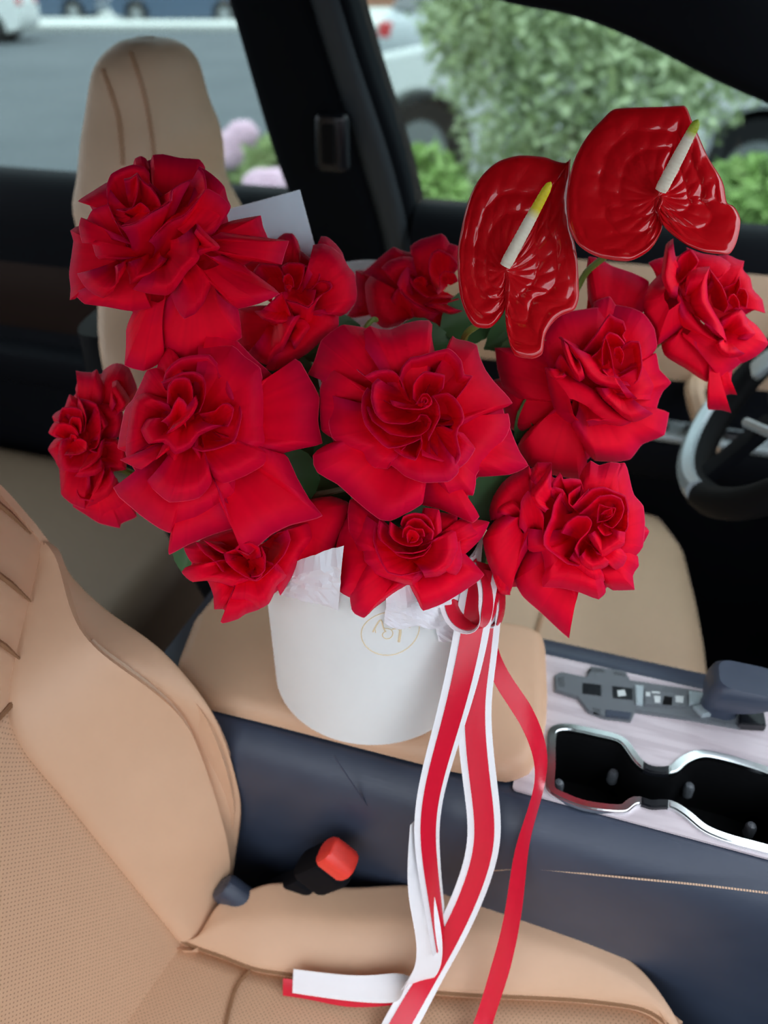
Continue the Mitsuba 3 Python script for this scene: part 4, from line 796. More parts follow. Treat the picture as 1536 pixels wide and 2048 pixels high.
rose('lower right rose with a long tapering petal hanging before the driver seat', (950, 900), 4.151, (920, 730), .565, 44, [
    ('out', (22, 20, 20), [(1370, 600), (1447, 675), (1390, 790), (1340, 870)]),
    ('out', (10, 12, 12), [(1190, 110), (1240, 105), (1320, 370), (1400, 470), (1412, 600), (1396, 800), (1320, 892), (1240, 900)]),
    ('out', (14, 12, 16), [(1230, 900), (1352, 880), (1362, 960), (1327, 1010), (1312, 1050), (1327, 1162), (1150, 1167), (1080, 1120), (1040, 1040)]),
    ('out', (10, 8, 10), [(860, 250), (960, 88), (1030, 125), (1130, 100), (1202, 110), (1222, 200), (1252, 300), (1240, 370)]),
    ('out', (18, 16, 22, 18), [(430, 820), (325, 1080), (390, 1210), (540, 1345), (715, 1510), (780, 1564), (794, 1400), (770, 1200), (700, 1080)]),
    ('out', (20, 18, 18), [(480, 260), (447, 128), (330, 188), (230, 268), (150, 390), (118, 500), (130, 585)], (430, 520), 26),
    ('out', (16, 18, 16), [(140, 1020), (175, 1150), (215, 1202), (295, 1205)], (260, 1000), 16),
    ('out', (14, 14, 14), [(158, 522), (165, 480), (210, 440), (300, 400), (380, 480)], (380, 560), 22),
    ('out', (12, 8, 12, 10), [(240, 515), (150, 600), (62, 740), (100, 920), (160, 1050), (282, 1207), (305, 1150), (335, 1040), (440, 830)], (400, 640), 12),
    ('flat', (10, 8, 8), [(455, 240), (515, 103), (633, 102), (640, 280)], (580, 360), 22),
    ('front', (6, 2, 2), [(365, 640), (380, 430), (440, 338), (520, 440), (575, 560), (560, 745)], (520, 760), 14),
    ('out', (0, -2, 0), [(634, 103), (560, 220), (453, 375), (490, 450), (580, 528)], (620, 440), 14),
    ('out', (6, 4, 6), [(385, 640), (370, 730), (420, 812), (480, 850), (550, 845), (580, 1000), (553, 1060), (560, 1140), (700, 1145), (860, 1180), (1027, 1242), (1087, 1180), (1070, 1090)]),
    ('out', (2, 2, 2), [(760, 930), (880, 1030), (1012, 1114), (1077, 1085), (1060, 1010)]),
    ('out', (2, 0, 2), [(1070, 890), (1170, 997), (1232, 960), (1262, 890), (1210, 810)]),
    ('cup', (2, 0, 2), [(600, 330), (650, 255), (707, 188), (718, 242), (800, 234), (875, 245), (900, 340)]),
    ('cup', (0, -1, 0), [(600, 340), (650, 305), (732, 330), (700, 390)]),
    ('cup', (-2, -5, -4), [(725, 335), (690, 380), (650, 460), (630, 560), (595, 640), (568, 720), (568, 786), (690, 894), (770, 950), (862, 966), (880, 910)]),
    ('cup', (-2, -3, -2), [(880, 290), (830, 322), (773, 370), (773, 430), (806, 469), (870, 400), (950, 320)], (850, 500), 24),
    ('cup', (-3, -4, -2), [(800, 475), (900, 380), (970, 320), (1060, 303), (1160, 340), (1252, 380), (1282, 520)], (1060, 600), 30),
    ('cup', (-2, -3, -3), [(1275, 500), (1275, 630), (1250, 682), (1140, 667)], (1110, 600), 26),
    ('out', (-4, -5, -4), [(855, 890), (880, 950), (980, 1007), (1080, 977), (1128, 935), (1030, 870)], (960, 820), 14),
    ('out', (-4, -6, -4), [(928, 705), (1000, 820), (1050, 907), (1150, 850), (1242, 780), (1250, 680)], (1060, 660), 18),
    ('cup', (-6, -8, -7), [(712, 690), (760, 600), (850, 543), (930, 547), (974, 595), (945, 670), (870, 745), (830, 820), (864, 895)], (900, 740), 26),
    ('cup', (-6, -8, -7), [(855, 532), (930, 470), (1030, 380), (1130, 368), (1212, 400), (1242, 480), (1222, 560), (1142, 652), (1070, 620)], (1060, 560), 24),
    ('cup', (-6, -7, -6), [(1010, 640), (1080, 717), (1155, 690)], (1070, 600), 18),
    ('cup', (-8, -10, -9), [(1008, 610), (1030, 445), (1100, 470), (1172, 480), (1150, 540), (1100, 585), (1015, 602)], (1080, 550), 18),
    ('cup', (-10, -12, -11), [(1040, 535), (1080, 500), (1140, 483), (1142, 535), (1090, 560)], (1095, 535), 8),
], 10)
rose('dark rose at the right edge under the upper anthurium, near the steering wheel', (1160, 470), 4.085, (880, 560), .628, 26, [
    ('flat', (18, 16, 18), [(940, 160), (1050, 178), (1200, 160), (1290, 200), (1342, 213), (1332, 280), (1392, 350), (1412, 440), (1492, 530), (1514, 642), (1440, 610), (1360, 650)], (1180, 520), 26),
    ('flat', (18, 16, 16), [(710, 320), (690, 178), (558, 230), (600, 290), (622, 345)]),
    ('flat', (10, 8, 8), [(870, 100), (1000, 150), (1130, 170), (1232, 240), (1222, 280), (1090, 340)], (1000, 480), 22),
    ('out', (16, 16, 16), [(1110, 1180), (1180, 1317), (1225, 1300), (1284, 1306), (1235, 1190), (1262, 1060)], (1140, 960), 12),
    ('out', (8, 10, 14, 8), [(1090, 1110), (1040, 1230), (1038, 1400), (1050, 1427), (1150, 1430), (1235, 1453), (1165, 1330), (1125, 1200), (1135, 1020)], (1080, 960), 4),
    ('out', (10, 10, 8), [(760, 810), (663, 900), (688, 980), (860, 1092), (1037, 1202), (1112, 1090), (1138, 1028), (1010, 990)], (880, 820), 4),
    ('out', (6, 8, 6), [(1320, 615), (1372, 680), (1442, 735), (1502, 810), (1542, 885), (1440, 992), (1310, 1052), (1190, 960)], (1160, 760), 16),
    ('flat', (2, 0, 2), [(1140, 680), (1240, 630), (1316, 606), (1347, 640), (1372, 720), (1447, 805), (1390, 870)], (1200, 800), 14),
    ('out', (0, 0, 4, 6), [(815, 450), (880, 600), (1000, 730), (1100, 830), (1200, 900), (1357, 976), (1320, 1042), (1240, 1110), (1150, 1182), (1110, 1020)], (840, 760), 2),
    ('out', (-4, -5, -4), [(1138, 848), (1098, 890), (1130, 960), (1220, 1007), (1352, 973)], (1200, 880), -2),
    ('flat', (10, 2, 4, 2, 0), [(690, 290), (570, 400), (515, 540), (523, 650), (600, 780), (630, 902), (760, 812), (884, 700), (830, 560)], (740, 520), -8),
    ('cup', (0, -2, -2), [(770, 240), (820, 160), (900, 110), (972, 210), (900, 300), (800, 400)], (840, 420), 16),
    ('out', (-2, -6, -4), [(760, 28), (700, 80), (680, 200), (663, 330), (690, 440), (737, 514), (800, 530)], (790, 330), 0),
    ('out', (0, -6, -6, -4), [(850, 420), (890, 290), (960, 265), (1064, 256), (1040, 370), (1047, 520), (1110, 650), (1172, 760), (1203, 878), (1100, 820)], (900, 560), 6),
    ('cup', (-4, -4, -3), [(1060, 275), (1110, 340), (1165, 420), (1217, 572), (1180, 640)], (1080, 560), 22),
    ('cup', (0, -2, -2), [(1165, 430), (1270, 380), (1303, 338), (1312, 400), (1280, 480)], (1240, 520), 20),
    ('cup', (0, 0, 0), [(1300, 430), (1350, 440), (1375, 500), (1360, 600)], (1280, 540), 18),
    ('cup', (-4, -6, -5), [(1205, 540), (1225, 490), (1255, 478), (1302, 545), (1305, 605)], (1250, 570), 14),
], 11)
# ------------------------------------------------------------------ anthuriums
scene['mat_spathe'] = {'type': 'twosided', 'bsdf': {'type': 'principled', 'base_color': {'type': 'mesh_attribute', 'name': 'vertex_color'}, 'roughness': 0.13, 'specular': 0.55, 'clearcoat': 0.9, 'clearcoat_gloss': 0.95}}
scene['mat_spadix'] = {'type': 'twosided', 'bsdf': {'type': 'principled', 'base_color': {'type': 'mesh_attribute', 'name': 'vertex_color'}, 'roughness': 0.5, 'specular': 0.4}}
def anthurium(label, org, sc, sinus, out, d0, zrim, tip_i, spad, reach, cols, stem, seed, bowl=7.0):
    key = thing('anthurium', label, 'anthurium', 'glossy red anthuriums')
    f = lambda p: A(org) + np.asarray(p, float) / sc
    o = f(out); n = 220
    s = np.r_[0, np.cumsum(np.linalg.norm(np.diff(o, axis=0), axis=1))]; s /= s[-1]; tt = np.linspace(0, 1, n)
    rim = PchipInterpolator(s, o, axis=0)(tt); zr = PchipInterpolator(s, np.asarray(zrim, float))(tt)
    c = f(sinus); tipa = s[tip_i]; m = 46
    t = np.linspace(0.0, 1, m)[:, None]
    xy = c + (rim - c)[None] * t[..., None]
    # the blade: a shallow dish, lifted between the veins that sweep from the base to the margin
    u = np.where(tt < tipa, (tipa - tt) / tipa, (tt - tipa) / (1 - tipa))[None]
    q0 = np.stack([xy[..., 0] / 55, xy[..., 1] / 55, np.full(xy.shape[:2], seed * 5.3)], -1); wp_ = meshkit.fbm(q0, 2, seed + 7)
    band = t * 3.9 + 1.1 * u + 1.1 * (wp_ - .5)
    pl = np.abs(np.sin(math.pi * band)) ** .7
    pk = np.abs(np.sin(math.pi * (u * 12 + np.floor(band) * .37 + t * 1.5))) ** .8
    edge = np.clip((1 - t) * 7, 0, 1) * np.clip(t * 3.2 - .25, 0, 1)
    z = zr[None] * t ** 1.5 + bowl * (t - t ** 2) * 2.2
    z = z - (1.25 * pl + 1.2 * pl * pk) * edge * (.5 + wp_) - .8 * np.abs(np.sin(math.pi * (5.5 * u ** .8))) * np.clip(t * 4, 0, 1) * np.clip(1 - t * 1.6, 0, 1)
    z = z + 2.2 * np.exp(-(u / .02) ** 2) * (1 - t) + 4.0 * np.clip((t - .9) / .1, 0, 1) ** 2
    q = np.stack([xy[..., 0] / 40, xy[..., 1] / 40, np.full(z.shape, seed * 3.1)], -1)
    z = z + (meshkit.fbm(q, 3, seed) - .5) * 3.0 * t
    d = d0 + z * .001
    P = EYE + (FWD + (xy[..., 0:1] - 768) / FPX * RIGHT - (xy[..., 1:2] - 1024) / FPX * UPV) * d[..., None]
    if (gnormals(P) * (P - EYE)).sum() > 0: P = P[:, ::-1]
    me = solid(P, .0009)
    col = np.tile(A([.56, .002, .007]), (m, n, 1)); col[-1] = (.62, .06, .07)
    col = col.reshape(-1, 3); obj('spathe', me, 'mat_spathe', key, smooth=True, color=np.vstack([col, col * .8]))
    a, b = f(spad[0]), f(spad[1]); k = 90; w = np.linspace(0, 1, k)
    ax = A([D(*(a * (1 - x) + b * x), d0 - .004 - reach * x) for x in w])
    r = np.interp(w, [0, .06, .5, .9, .97, 1], A([.0040, .0046, .0042, .0032, .0022, .0004]))
    sd = 28; T_ = ax[-1] - ax[0]; T_ /= np.linalg.norm(T_); e1 = np.cross(T_, [0, 0, 1]); e1 /= np.linalg.norm(e1); e2 = np.cross(T_, e1)
    an = np.arange(sd) * 2 * math.pi / sd
    bump = 1 + .05 * np.cos(an[None] * 7 + (w * 66)[:, None]) * np.cos(an[None] * 7 - (w * 66)[:, None])
    g = ax[:, None] + (r[:, None] * bump)[..., None] * (np.cos(an)[None, :, None] * e1 + np.sin(an)[None, :, None] * e2)
    col = A([[np.interp(x, [0, cols[0], cols[1], 1], [cc[j] for cc in cols[2]]) for j in range(3)] for x in w])
    me = gmesh(g, True); me2 = trimesh.Trimesh(np.vstack([me.vertices, ax[-1:]]), np.vstack([me.faces, [[(k - 1) * sd + j, (k - 1) * sd + (j + 1) % sd, k * sd] for j in range(sd)]]), process=False)
    obj('spadix', me2, 'mat_spadix', key, smooth=True, color=np.vstack([np.repeat(col, sd, 0), col[-1:]]))
    p0 = D(*c, d0 + .004); end = BOXC + A([.03, .02, .12])
    pts = [p0] + [D(*f(p), dd) for *p, dd in stem] + [end]
    obj('stem', tube(spline(pts, 26), .0028, 8), 'mat_stem', key)
    return key
cream, yel, grn = (.78, .76, .60), (.72, .62, .02), (.30, .42, .03)
anthurium('left and lower of the two anthuriums, its spadix ending yellow', (900, 200), 2.56, (284, 872),
    [(284, 872), (300, 950), (292, 1040), (255, 1120), (190, 1170), (140, 1165), (80, 1090), (45, 960), (38, 800), (60, 650), (100, 500), (170, 380), (270, 305), (370, 284), (480, 292), (560, 318), (590, 322), (617, 300), (612, 400), (600, 520), (610, 640), (640, 740), (655, 850), (660, 1000), (640, 1070), (560, 1110), (490, 1200), (472, 1300), (420, 1325), (340, 1312), (300, 1230), (290, 1120), (302, 960), (290, 880)],
    .572, [0, 0, -2, -6, -10, -10, -6, 0, 4, 8, 10, 10, 10, 10, 12, 12, 12, 14, 8, 4, 2, 2, 2, 2, -2, -8, -14, -18, -18, -16, -12, -8, 0, 0], 17, [(282, 850), (516, 418)], .030, (.56, .68, (cream, cream, yel, yel)), [(200, 1100, .585), (100, 1180, .60), (60, 1280, .625)], 1)
anthurium('upper right anthurium, its spadix ending green', (900, 200), 2.56, (1066, 490),
    [(1066, 490), (1052, 560), (1088, 650), (1060, 720), (1010, 780), (900, 826), (780, 810), (690, 770), (640, 720), (605, 620), (598, 500), (610, 400), (640, 300), (700, 190), (770, 110), (850, 45), (960, 38), (1080, 35), (1197, 29), (1240, 110), (1320, 290), (1400, 430), (1422, 530), (1447, 540), (1487, 620), (1470, 720), (1420, 792), (1330, 785), (1230, 752), (1150, 700), (1090, 640), (1066, 570), (1085, 515), (1080, 492)],
    .556, [0, 0, -4, -8, -12, -14, -12, -8, -4, 0, 4, 6, 8, 10, 12, 14, 14, 14, 16, 12, 8, 4, 2, 2, -4, -10, -14, -16, -16, -12, -8, -4, 0, 0], 18, [(1078, 465), (1270, 100)], .030, (.74, .84, (cream, cream, (.45, .55, .05), grn)), [(1000, 640, .60), (720, 860, .645), (660, 950, .66)], 2)

# ------------------------------------------------------------------ flower box, tissue, ribbons, card, lid
box_ = thing('flower_box', 'round white cardboard flower box with a gold emblem, standing on the tan armrest', 'flower box')
BX, BY, BZ = BOXC
def lathe(prof, n=96): 
    a = np.arange(n) * 2 * math.pi / n
    return loft([np.stack([BX + r * np.cos(a), BY + r * np.sin(a), np.full(n, BZ + z)], 1) for r, z in prof])
R = BOXR
obj('body', lathe([(R * .6, .001), (R - .003, .001), (R - .0012, .0015), (R, .004), (R, .06), (R, .12), (R, BOXH - .002), (R - .0006, BOXH), (R - .002, BOXH), (R - .0026, BOXH - .002), (R - .0026, .12), (R - .0026, .06), (R * .5, .058)]), 'mat_box', box_, smooth=40)
mat('mat_foam', (.03, .07, .03), .95, .1)
obj('floral_foam', lathe([(R * .9, .062), (R * .93, .07), (R * .93, BOXH - .035), (R * .85, BOXH - .02), (R * .4, BOXH - .012)]), 'mat_foam', box_)
ev = A([EYE[0] - BX, EYE[1] - BY]); ang0 = math.atan2(ev[1], ev[0])
def onbox(x, y, off=0.0):
    r = ray(x, y); dxy = r[:2]; o = EYE[:2] - A([BX, BY]); rr = R + off
    a, b, c_ = dxy @ dxy, 2 * o @ dxy, o @ o - rr * rr
    t = (-b - math.sqrt(max(0, b * b - 4 * a * c_))) / (2 * a); return EYE + r * t
def stroke(pts, w, closed=False):
    """A flat printed line on the side of the box."""
    p = A([onbox(x, y, .0003) for x, y in pts])
    return tube(p, w, 6, closed, .25)
ec = onbox(782, 1267)
at_, ez = math.atan2(ec[1] - BY, ec[0] - BX), ec[2] - BZ
def emb(u, v, off=.0003): a = at_ + u / R; return A([BX + (R + off) * math.cos(a), BY + (R + off) * math.sin(a), BZ + ez + v])
ring_ = A([emb(.0225 * math.cos(a), .0225 * math.sin(a)) for a in np.linspace(0, 2 * math.pi, 72, endpoint=False)])
em = obj('emblem_ring', tube(ring_, .0004, 6, True), 'mat_gold', box_)
S_ = .0225 / 165
def epts(z): return A([emb((x - 775) * S_, (600 - y) * S_ * 1.15) for x, y in z])
for z, w in (([(675, 580), (690, 545), (718, 505), (730, 545), (742, 578)], .0006), ([(735, 560), (770, 570), (785, 600), (765, 630), (735, 622), (728, 595), (748, 580)], .0004), ([(800, 565), (822, 575), (826, 610), (820, 660)], .0011), ([(780, 570), (830, 572), (885, 578)], .0005), ([(690, 585), (685, 560)], .0004)):
    obj('emblem_letter', tube(spline(epts(z), 24), w, 6), 'mat_gold', box_)
def crumple(px, label, seed, off=.004, amp=.0035, n=14):
    """A corner of tissue paper hanging over the rim; px: top edge points and bottom edge points."""
    top, bot = px; g = []
    for k in range(n):
        t = k / (n - 1); a = resample(top, n) * (1 - t) + resample(bot, n) * t
        g.append([onbox(x, y, off) for x, y in a])
    g = A(g); q = g * 70
    nrm = g - A([BX, BY, 0]); nrm[..., 2] = 0; nrm /= np.linalg.norm(nrm, axis=-1, keepdims=True)
    g = g + nrm * ((np.abs(meshkit.fbm(q, 3, seed) - .5) * 2 * amp * 2)[..., None])
    g[0] += A([0, 0, .01]) - nrm[0] * .004
    key = obj('tissue_paper', solid(g, .0003), 'mat_tissue', smooth=12)
    tag(key, label, 'tissue paper', 'white tissue at the box rim'); THINGS.add(key); return key
crumple(([(585, 1150), (640, 1130), (686, 1120)], [(558, 1188), (620, 1203), (677, 1218)]), 'crumpled white tissue at the left of the box rim', 3)
crumple(([(772, 1196), (830, 1186), (900, 1192)], [(768, 1246), (800, 1258), (838, 1250), (880, 1256), (906, 1236)]), 'crumpled white tissue over the emblem, below the bottom centre rose', 4)
crumple(([(850, 1200), (900, 1190), (930, 1200)], [(866, 1240), (876, 1283), (900, 1282), (932, 1288), (936, 1250)]), 'crumpled white tissue corner beside the ribbon bow', 5, .002)
mat('mat_ribbon_red', (0.60, 0.008, 0.030), 0.28, 0.5, sheen=.4, anisotropic=0.4)
mat('mat_ribbon_white', (0.78, 0.78, 0.80), 0.5, 0.4)
def rdir(v): v = np.asarray(v, float); return v[0] * RIGHT + v[1] * UPV + (v[2] if len(v) > 2 else 0) * FWD
def ribbon(parent, name, m, pts, width, off=0.0, u0=-1, u1=1, n=70, th=.0004, label=None):
    """pts: (px, py, depth, width direction across the picture, up, away); the band runs from u0 to u1 of the half width."""
    c = spline(A([D(x, y, d) for x, y, d, *_ in pts]), n)
    w = A([rdir(p[3:]) for p in pts]); w = resample(w, n) if len(w) > 1 else w
    t = np.gradient(c, axis=0); t /= np.linalg.norm(t, axis=1, keepdims=True); w = w - t * (w * t).sum(1, keepdims=True); w /= np.linalg.norm(w, axis=1, keepdims=True)
    nn = np.cross(t, w); s = np.sign(-(nn * (c - EYE)).sum(1, keepdims=True)); s[s == 0] = 1
    nn = nn * s
    g = A([c + w * (width / 2 * u) + nn * (off + .0006 * (1 - u * u)) for u in np.linspace(u0, u1, 7)])
    if (gnormals(g) * (g - EYE)).sum() > 0: g = g[::-1]
    return obj(name, solid(g, th), m, parent, label=label)
bow = thing('striped_ribbon', 'red ribbon with white borders, tied in a bow at the box, tails hanging down', 'ribbon')
def striped(pts, wd=.027, name='tail'):
    b = ribbon(bow, name, 'mat_ribbon_white', pts, wd)
    ribbon(b, 'red_stripe', 'mat_ribbon_red', pts, wd, .0010, -.60, .60)
RW = (1, 0, 0)
striped([(965, 1140, .600, .9, .2, 0), (952, 1210, .590, 1, .2, 0), (938, 1290, .588, 1, .22, 0), (915, 1390, .592, 1, .25, 0), (890, 1480, .600, 1, .26, 0), (866, 1570, .606, 1, .2, 0), (855, 1650, .612, .95, .1, .25), (858, 1720, .618, .8, 0, .6), (868, 1800, .630, .6, -.05, .8), (880, 1890, .645, .45, -.2, .8)])
striped([(975, 1140, .606, .9, .2, .1), (968, 1230, .600, 1, .1, .1), (960, 1310, .600, 1, .1, .1), (950, 1400, .603, 1, .05, .1), (952, 1490, .608, 1, -.08, .1), (962, 1580, .616, 1, -.1, 0), (968, 1670, .626, 1, .05, 0), (952, 1750, .637, 1, .3, 0), (920, 1830, .646, 1, .45, 0), (882, 1905, .652, 1, .5, 0), (845, 1970, .656, 1, .55, 0), (808, 2035, .654, 1, .55, 0), (765, 2110, .646, 1, .55, 0), (700, 2200, .632, 1, .4, 0)])
wt = [(828, 1640, .614, .3, .1, .9), (832, 1720, .615, .8, .0, .3), (844, 1800, .624, 1, -.15, .1), (858, 1880, .636, .95, -.3, .1), (852, 1940, .648, .6, .5, 0), (820, 1968, .658, .2, 1, 0), (740, 1978, .670, .0, 1, 0), (660, 1972, .677, -.05, 1, 0), (586, 1962, .682, -.15, 1, 0)]
b = ribbon(bow, 'tail', 'mat_ribbon_white', wt, .0215, label='white back of the ribbon, turned over')
ribbon(b, 'red_back', 'mat_ribbon_red', [(800, 1990, .668, .02, 1, 0), (700, 1996, .676, -.02, 1, 0), (630, 1984, .681, -.05, 1, 0), (566, 1974, .686, -.25, 1, 0)], .016)
def loop(pts, wd):
    l = ribbon(bow, 'bow_loop', 'mat_ribbon_white', pts, wd, n=70); ribbon(l, 'red_stripe', 'mat_ribbon_red', pts, wd, .0010, -.70, .70, n=70)
w_ = (.62, .12, .80)
loop([(968, 1130, .606, *w_), (978, 1175, .594, *w_), (973, 1222, .585, *w_), (950, 1252, .580, *w_), (922, 1244, .582, *w_), (905, 1210, .588, *w_), (912, 1172, .596, *w_), (950, 1130, .606, *w_)], .030)
w_ = (.45, .1, .9)
loop([(972, 1130, .612, *w_), (996, 1170, .606, *w_), (1002, 1215, .602, *w_), (990, 1250, .600, *w_), (974, 1225, .604, *w_), (966, 1170, .610, *w_)], .020)
red = thing('red_ribbon', 'plain red satin ribbon hanging right of the striped ribbon, past the cup holder', 'ribbon')
ribbon(red, 'tail', 'mat_ribbon_red', [(982, 1150, .606, .8, 0, .5), (976, 1240, .606, .7, 0, .7), (984, 1310, .608, .8, .25, .5), (1012, 1370, .610, .8, .5, .4), (1048, 1425, .612, .8, .5, .4), (1076, 1490, .614, .7, .15, .7), (1082, 1550, .616, .7, -.1, .7), (1066, 1620, .620, .9, .3, .2), (1046, 1690, .626, 1, .2, 0), (1034, 1770, .632, 1, .05, .2), (1022, 1850, .640, 1, .15, 0), (1000, 1940, .648, 1, .3, 0), (972, 2030, .652, 1, .3, 0), (948, 2110, .645, 1, .3, 0), (930, 2220, .628, 1, .2, 0)], .0165, n=110)
# the card and the lid
cp = [(432, 425, .640), (600, 379, .643), (648, 560, .676), (470, 600, .672)]
g = A([[D(*cp[0]) * (1 - s) + D(*cp[1]) * s for s in np.linspace(0, 1, 6)], [D(*cp[3]) * (1 - s) + D(*cp[2]) * s for s in np.linspace(0, 1, 6)]])
if (gnormals(g) * (g - EYE)).sum() > 0: g = g[:, ::-1]
obj('greeting_card', solid(g, .0012), 'mat_card', smooth=False, label='blank white card tinted blue for sky light, standing between the two upper left roses', category='card'); THINGS.add('greeting_card')
lid = thing('box_lid', 'white round lid of the flower box standing behind the roses', 'box lid')
lc_ = D(735, 684, .745); lx = RIGHT; ln = -FWD * .88 + UPV * .30; ln /= np.linalg.norm(ln); ly = np.cross(ln, lx)
aa = np.arange(80) * 2 * math.pi / 80
def lring(r, o): return lc_ + r * (np.cos(aa)[:, None] * lx + np.sin(aa)[:, None] * ly) + o * ln
obj('disc', loft([lring(.0, 0) + 0, lring(.05, 0), lring(.0925, 0), lring(.0955, -.001), lring(.0965, -.003), lring(.0965, -.010), lring(.02, -.010)]), 'mat_lid', lid, smooth=40)
obj('rim', loft([lring(.0966, -.010), lring(.0966, -.030), lring(.0945, -.030), lring(.0945, -.012)], cap=False), 'mat_lid', lid, smooth=40)
# leaves and stems between the roses
gr = thing('rose_foliage', 'dark green rose leaves showing in the gaps under the flowers', 'leaves')
def leaf(p, dirv, nv, L, W, seed, parent=gr, m='mat_green'):
    dirv = dirv / np.linalg.norm(dirv); nv = nv - dirv * (nv @ dirv); nv /= np.linalg.norm(nv); sv = np.cross(nv, dirv)
    rows = []
    for t in np.linspace(0, 1, 14):
        w = W / 2 * math.sin(math.pi * min(1, t * 1.02 + .001) ** .8) ** .9 + .0004
        s = np.linspace(-1, 1, 9)
        ed = 1 + .06 * math.sin(t * 40)
        rows.append(p + dirv * L * t + np.outer(s * w * ed, sv) + np.outer(-np.abs(s) ** 1.3 * -w * .35 + .05 * L * math.sin(t * 3), nv))
    return obj('leaf', solid(A(rows), .0004), m, parent)
r_ = np.random.default_rng(11)
leaf(D(385, 1080, .640), rdir((-.35, -1, .2)), -FWD, .030, .022, 0)
leaf(D(930, 1075, .640), rdir((.5, -1, -.2)), -FWD, .032, .022, 1)
for k, (x, y, d) in enumerate([(630, 930, .65), (660, 1000, .655), (690, 1040, .65), (600, 1010, .65), (1000, 700, .66), (720, 650, .67), (640, 780, .65), (1030, 880, .65), (930, 1010, .65), (470, 720, .655), (560, 750, .66), (1090, 620, .67), (780, 700, .67), (880, 660, .68), (650, 900, .61), (640, 960, .61), (655, 930, .60), (1000, 930, .62), (1010, 960, .66), (850, 980, .66), (720, 940, .66), (1150, 900, .65), (520, 1000, .66), (420, 960, .66)]):
    a = r_.random() * 6.28; leaf(D(x, y, d), rdir((math.cos(a), math.sin(a), .3 * r_.normal())), -FWD + .4 * r_.normal(size=3), .062, .045, k)
obj('twig', tube(spline([D(606, 994, .612), D(650, 986, .610), D(720, 968, .608), D(800, 930, .62)], 16), .0024, 8), 'mat_bark_light' if 'mat_bark_light' in scene else mat('mat_bark_light', (.16, .13, .07), .7, .3), gr)
obj('stem', tube(spline([D(722, 690, .64), D(732, 655, .632), D(745, 640, .634), D(752, 640, .645)], 14), .0022, 8), 'mat_stem', gr)
# ------------------------------------------------------------------ outside: car park, cars, shrubs
def asphalt(p, n, uv):
    return mix((0.070, 0.080, 0.088), (0.095, 0.105, 0.113), fbm(p.x * 0.8, p.y * 0.8)) * (0.9 + 0.2 * noise(p.x * 30, p.y * 30))
mat('mat_asphalt', proc(asphalt), 0.9, 0.2)
mat('mat_kerb', (0.42, 0.43, 0.41), 0.9, 0.2)
mat('mat_brick', (0.40, 0.20, 0.13), 0.9, 0.2)
mat('mat_wall', (0.52, 0.42, 0.34), 0.9, 0.2)
obj('ground', trimesh.creation.box((160, 160, .2)).apply_translation([0, 20, -.1]), 'mat_asphalt', kind='structure')
cx_, cy_ = U(250, 45, 'Z', 0)[:2]
hx_, hy_ = RIGHT[:2], HEAD[:2]
def at2(dist, lat): return HEAD * dist + RIGHT * lat
def frame(o, ax):  # transform with local x along ax
    ax = np.asarray(ax, float); ax[2] = 0; ax /= np.linalg.norm(ax); ay = np.cross([0, 0, 1], ax)
    M = np.eye(4); M[:3, 0], M[:3, 1], M[:3, 2], M[:3, 3] = ax, ay, [0, 0, 1], o; return M
M = frame(at2(33, -8), RIGHT)
obj('pavement', rbox((0, 0, .07), (70, 14, .16), .05, .03).apply_transform(M), 'mat_kerb', kind='structure')
bld = thing('building', 'brick coloured building far across the car park', 'building')
M = frame(at2(47, -6), RIGHT)
obj('wall', trimesh.creation.box((60, 6, 8)).apply_translation([0, 0, 4]).apply_transform(M), 'mat_wall', bld)
obj('plinth', trimesh.creation.box((60, .4, 1.0)).apply_translation([0, -3.1, .5]).apply_transform(M), 'mat_brick', bld)
for k in range(10):
    obj('window', trimesh.creation.box((2.4, .1, 1.6)).apply_translation([-26 + 5.6 * k, -3.02, 2.3]).apply_transform(M), 'mat_black_gloss', bld)
mat('mat_paint_white', (0.72, 0.74, 0.73), 0.25, 0.5, clearcoat=1.0, clearcoat_gloss=0.95)
mat('mat_paint_silver', (0.40, 0.44, 0.46), 0.25, 0.5, clearcoat=1.0, clearcoat_gloss=0.95)
mat('mat_paint_blue', (0.05, 0.09, 0.15), 0.25, 0.5, clearcoat=1.0, clearcoat_gloss=0.95)
mat('mat_tyre', (0.012, 0.012, 0.013), 0.85, 0.2)
mat('mat_hubcap', (0.35, 0.37, 0.38), 0.35, 0.5, metallic=0.8)
mat('mat_car_glass', (0.02, 0.03, 0.035), 0.08, 0.6)
mat('mat_tail_lamp', (0.55, 0.015, 0.02), 0.2, 0.5)
mat('mat_head_lamp', (0.75, 0.78, 0.8), 0.15, 0.5)
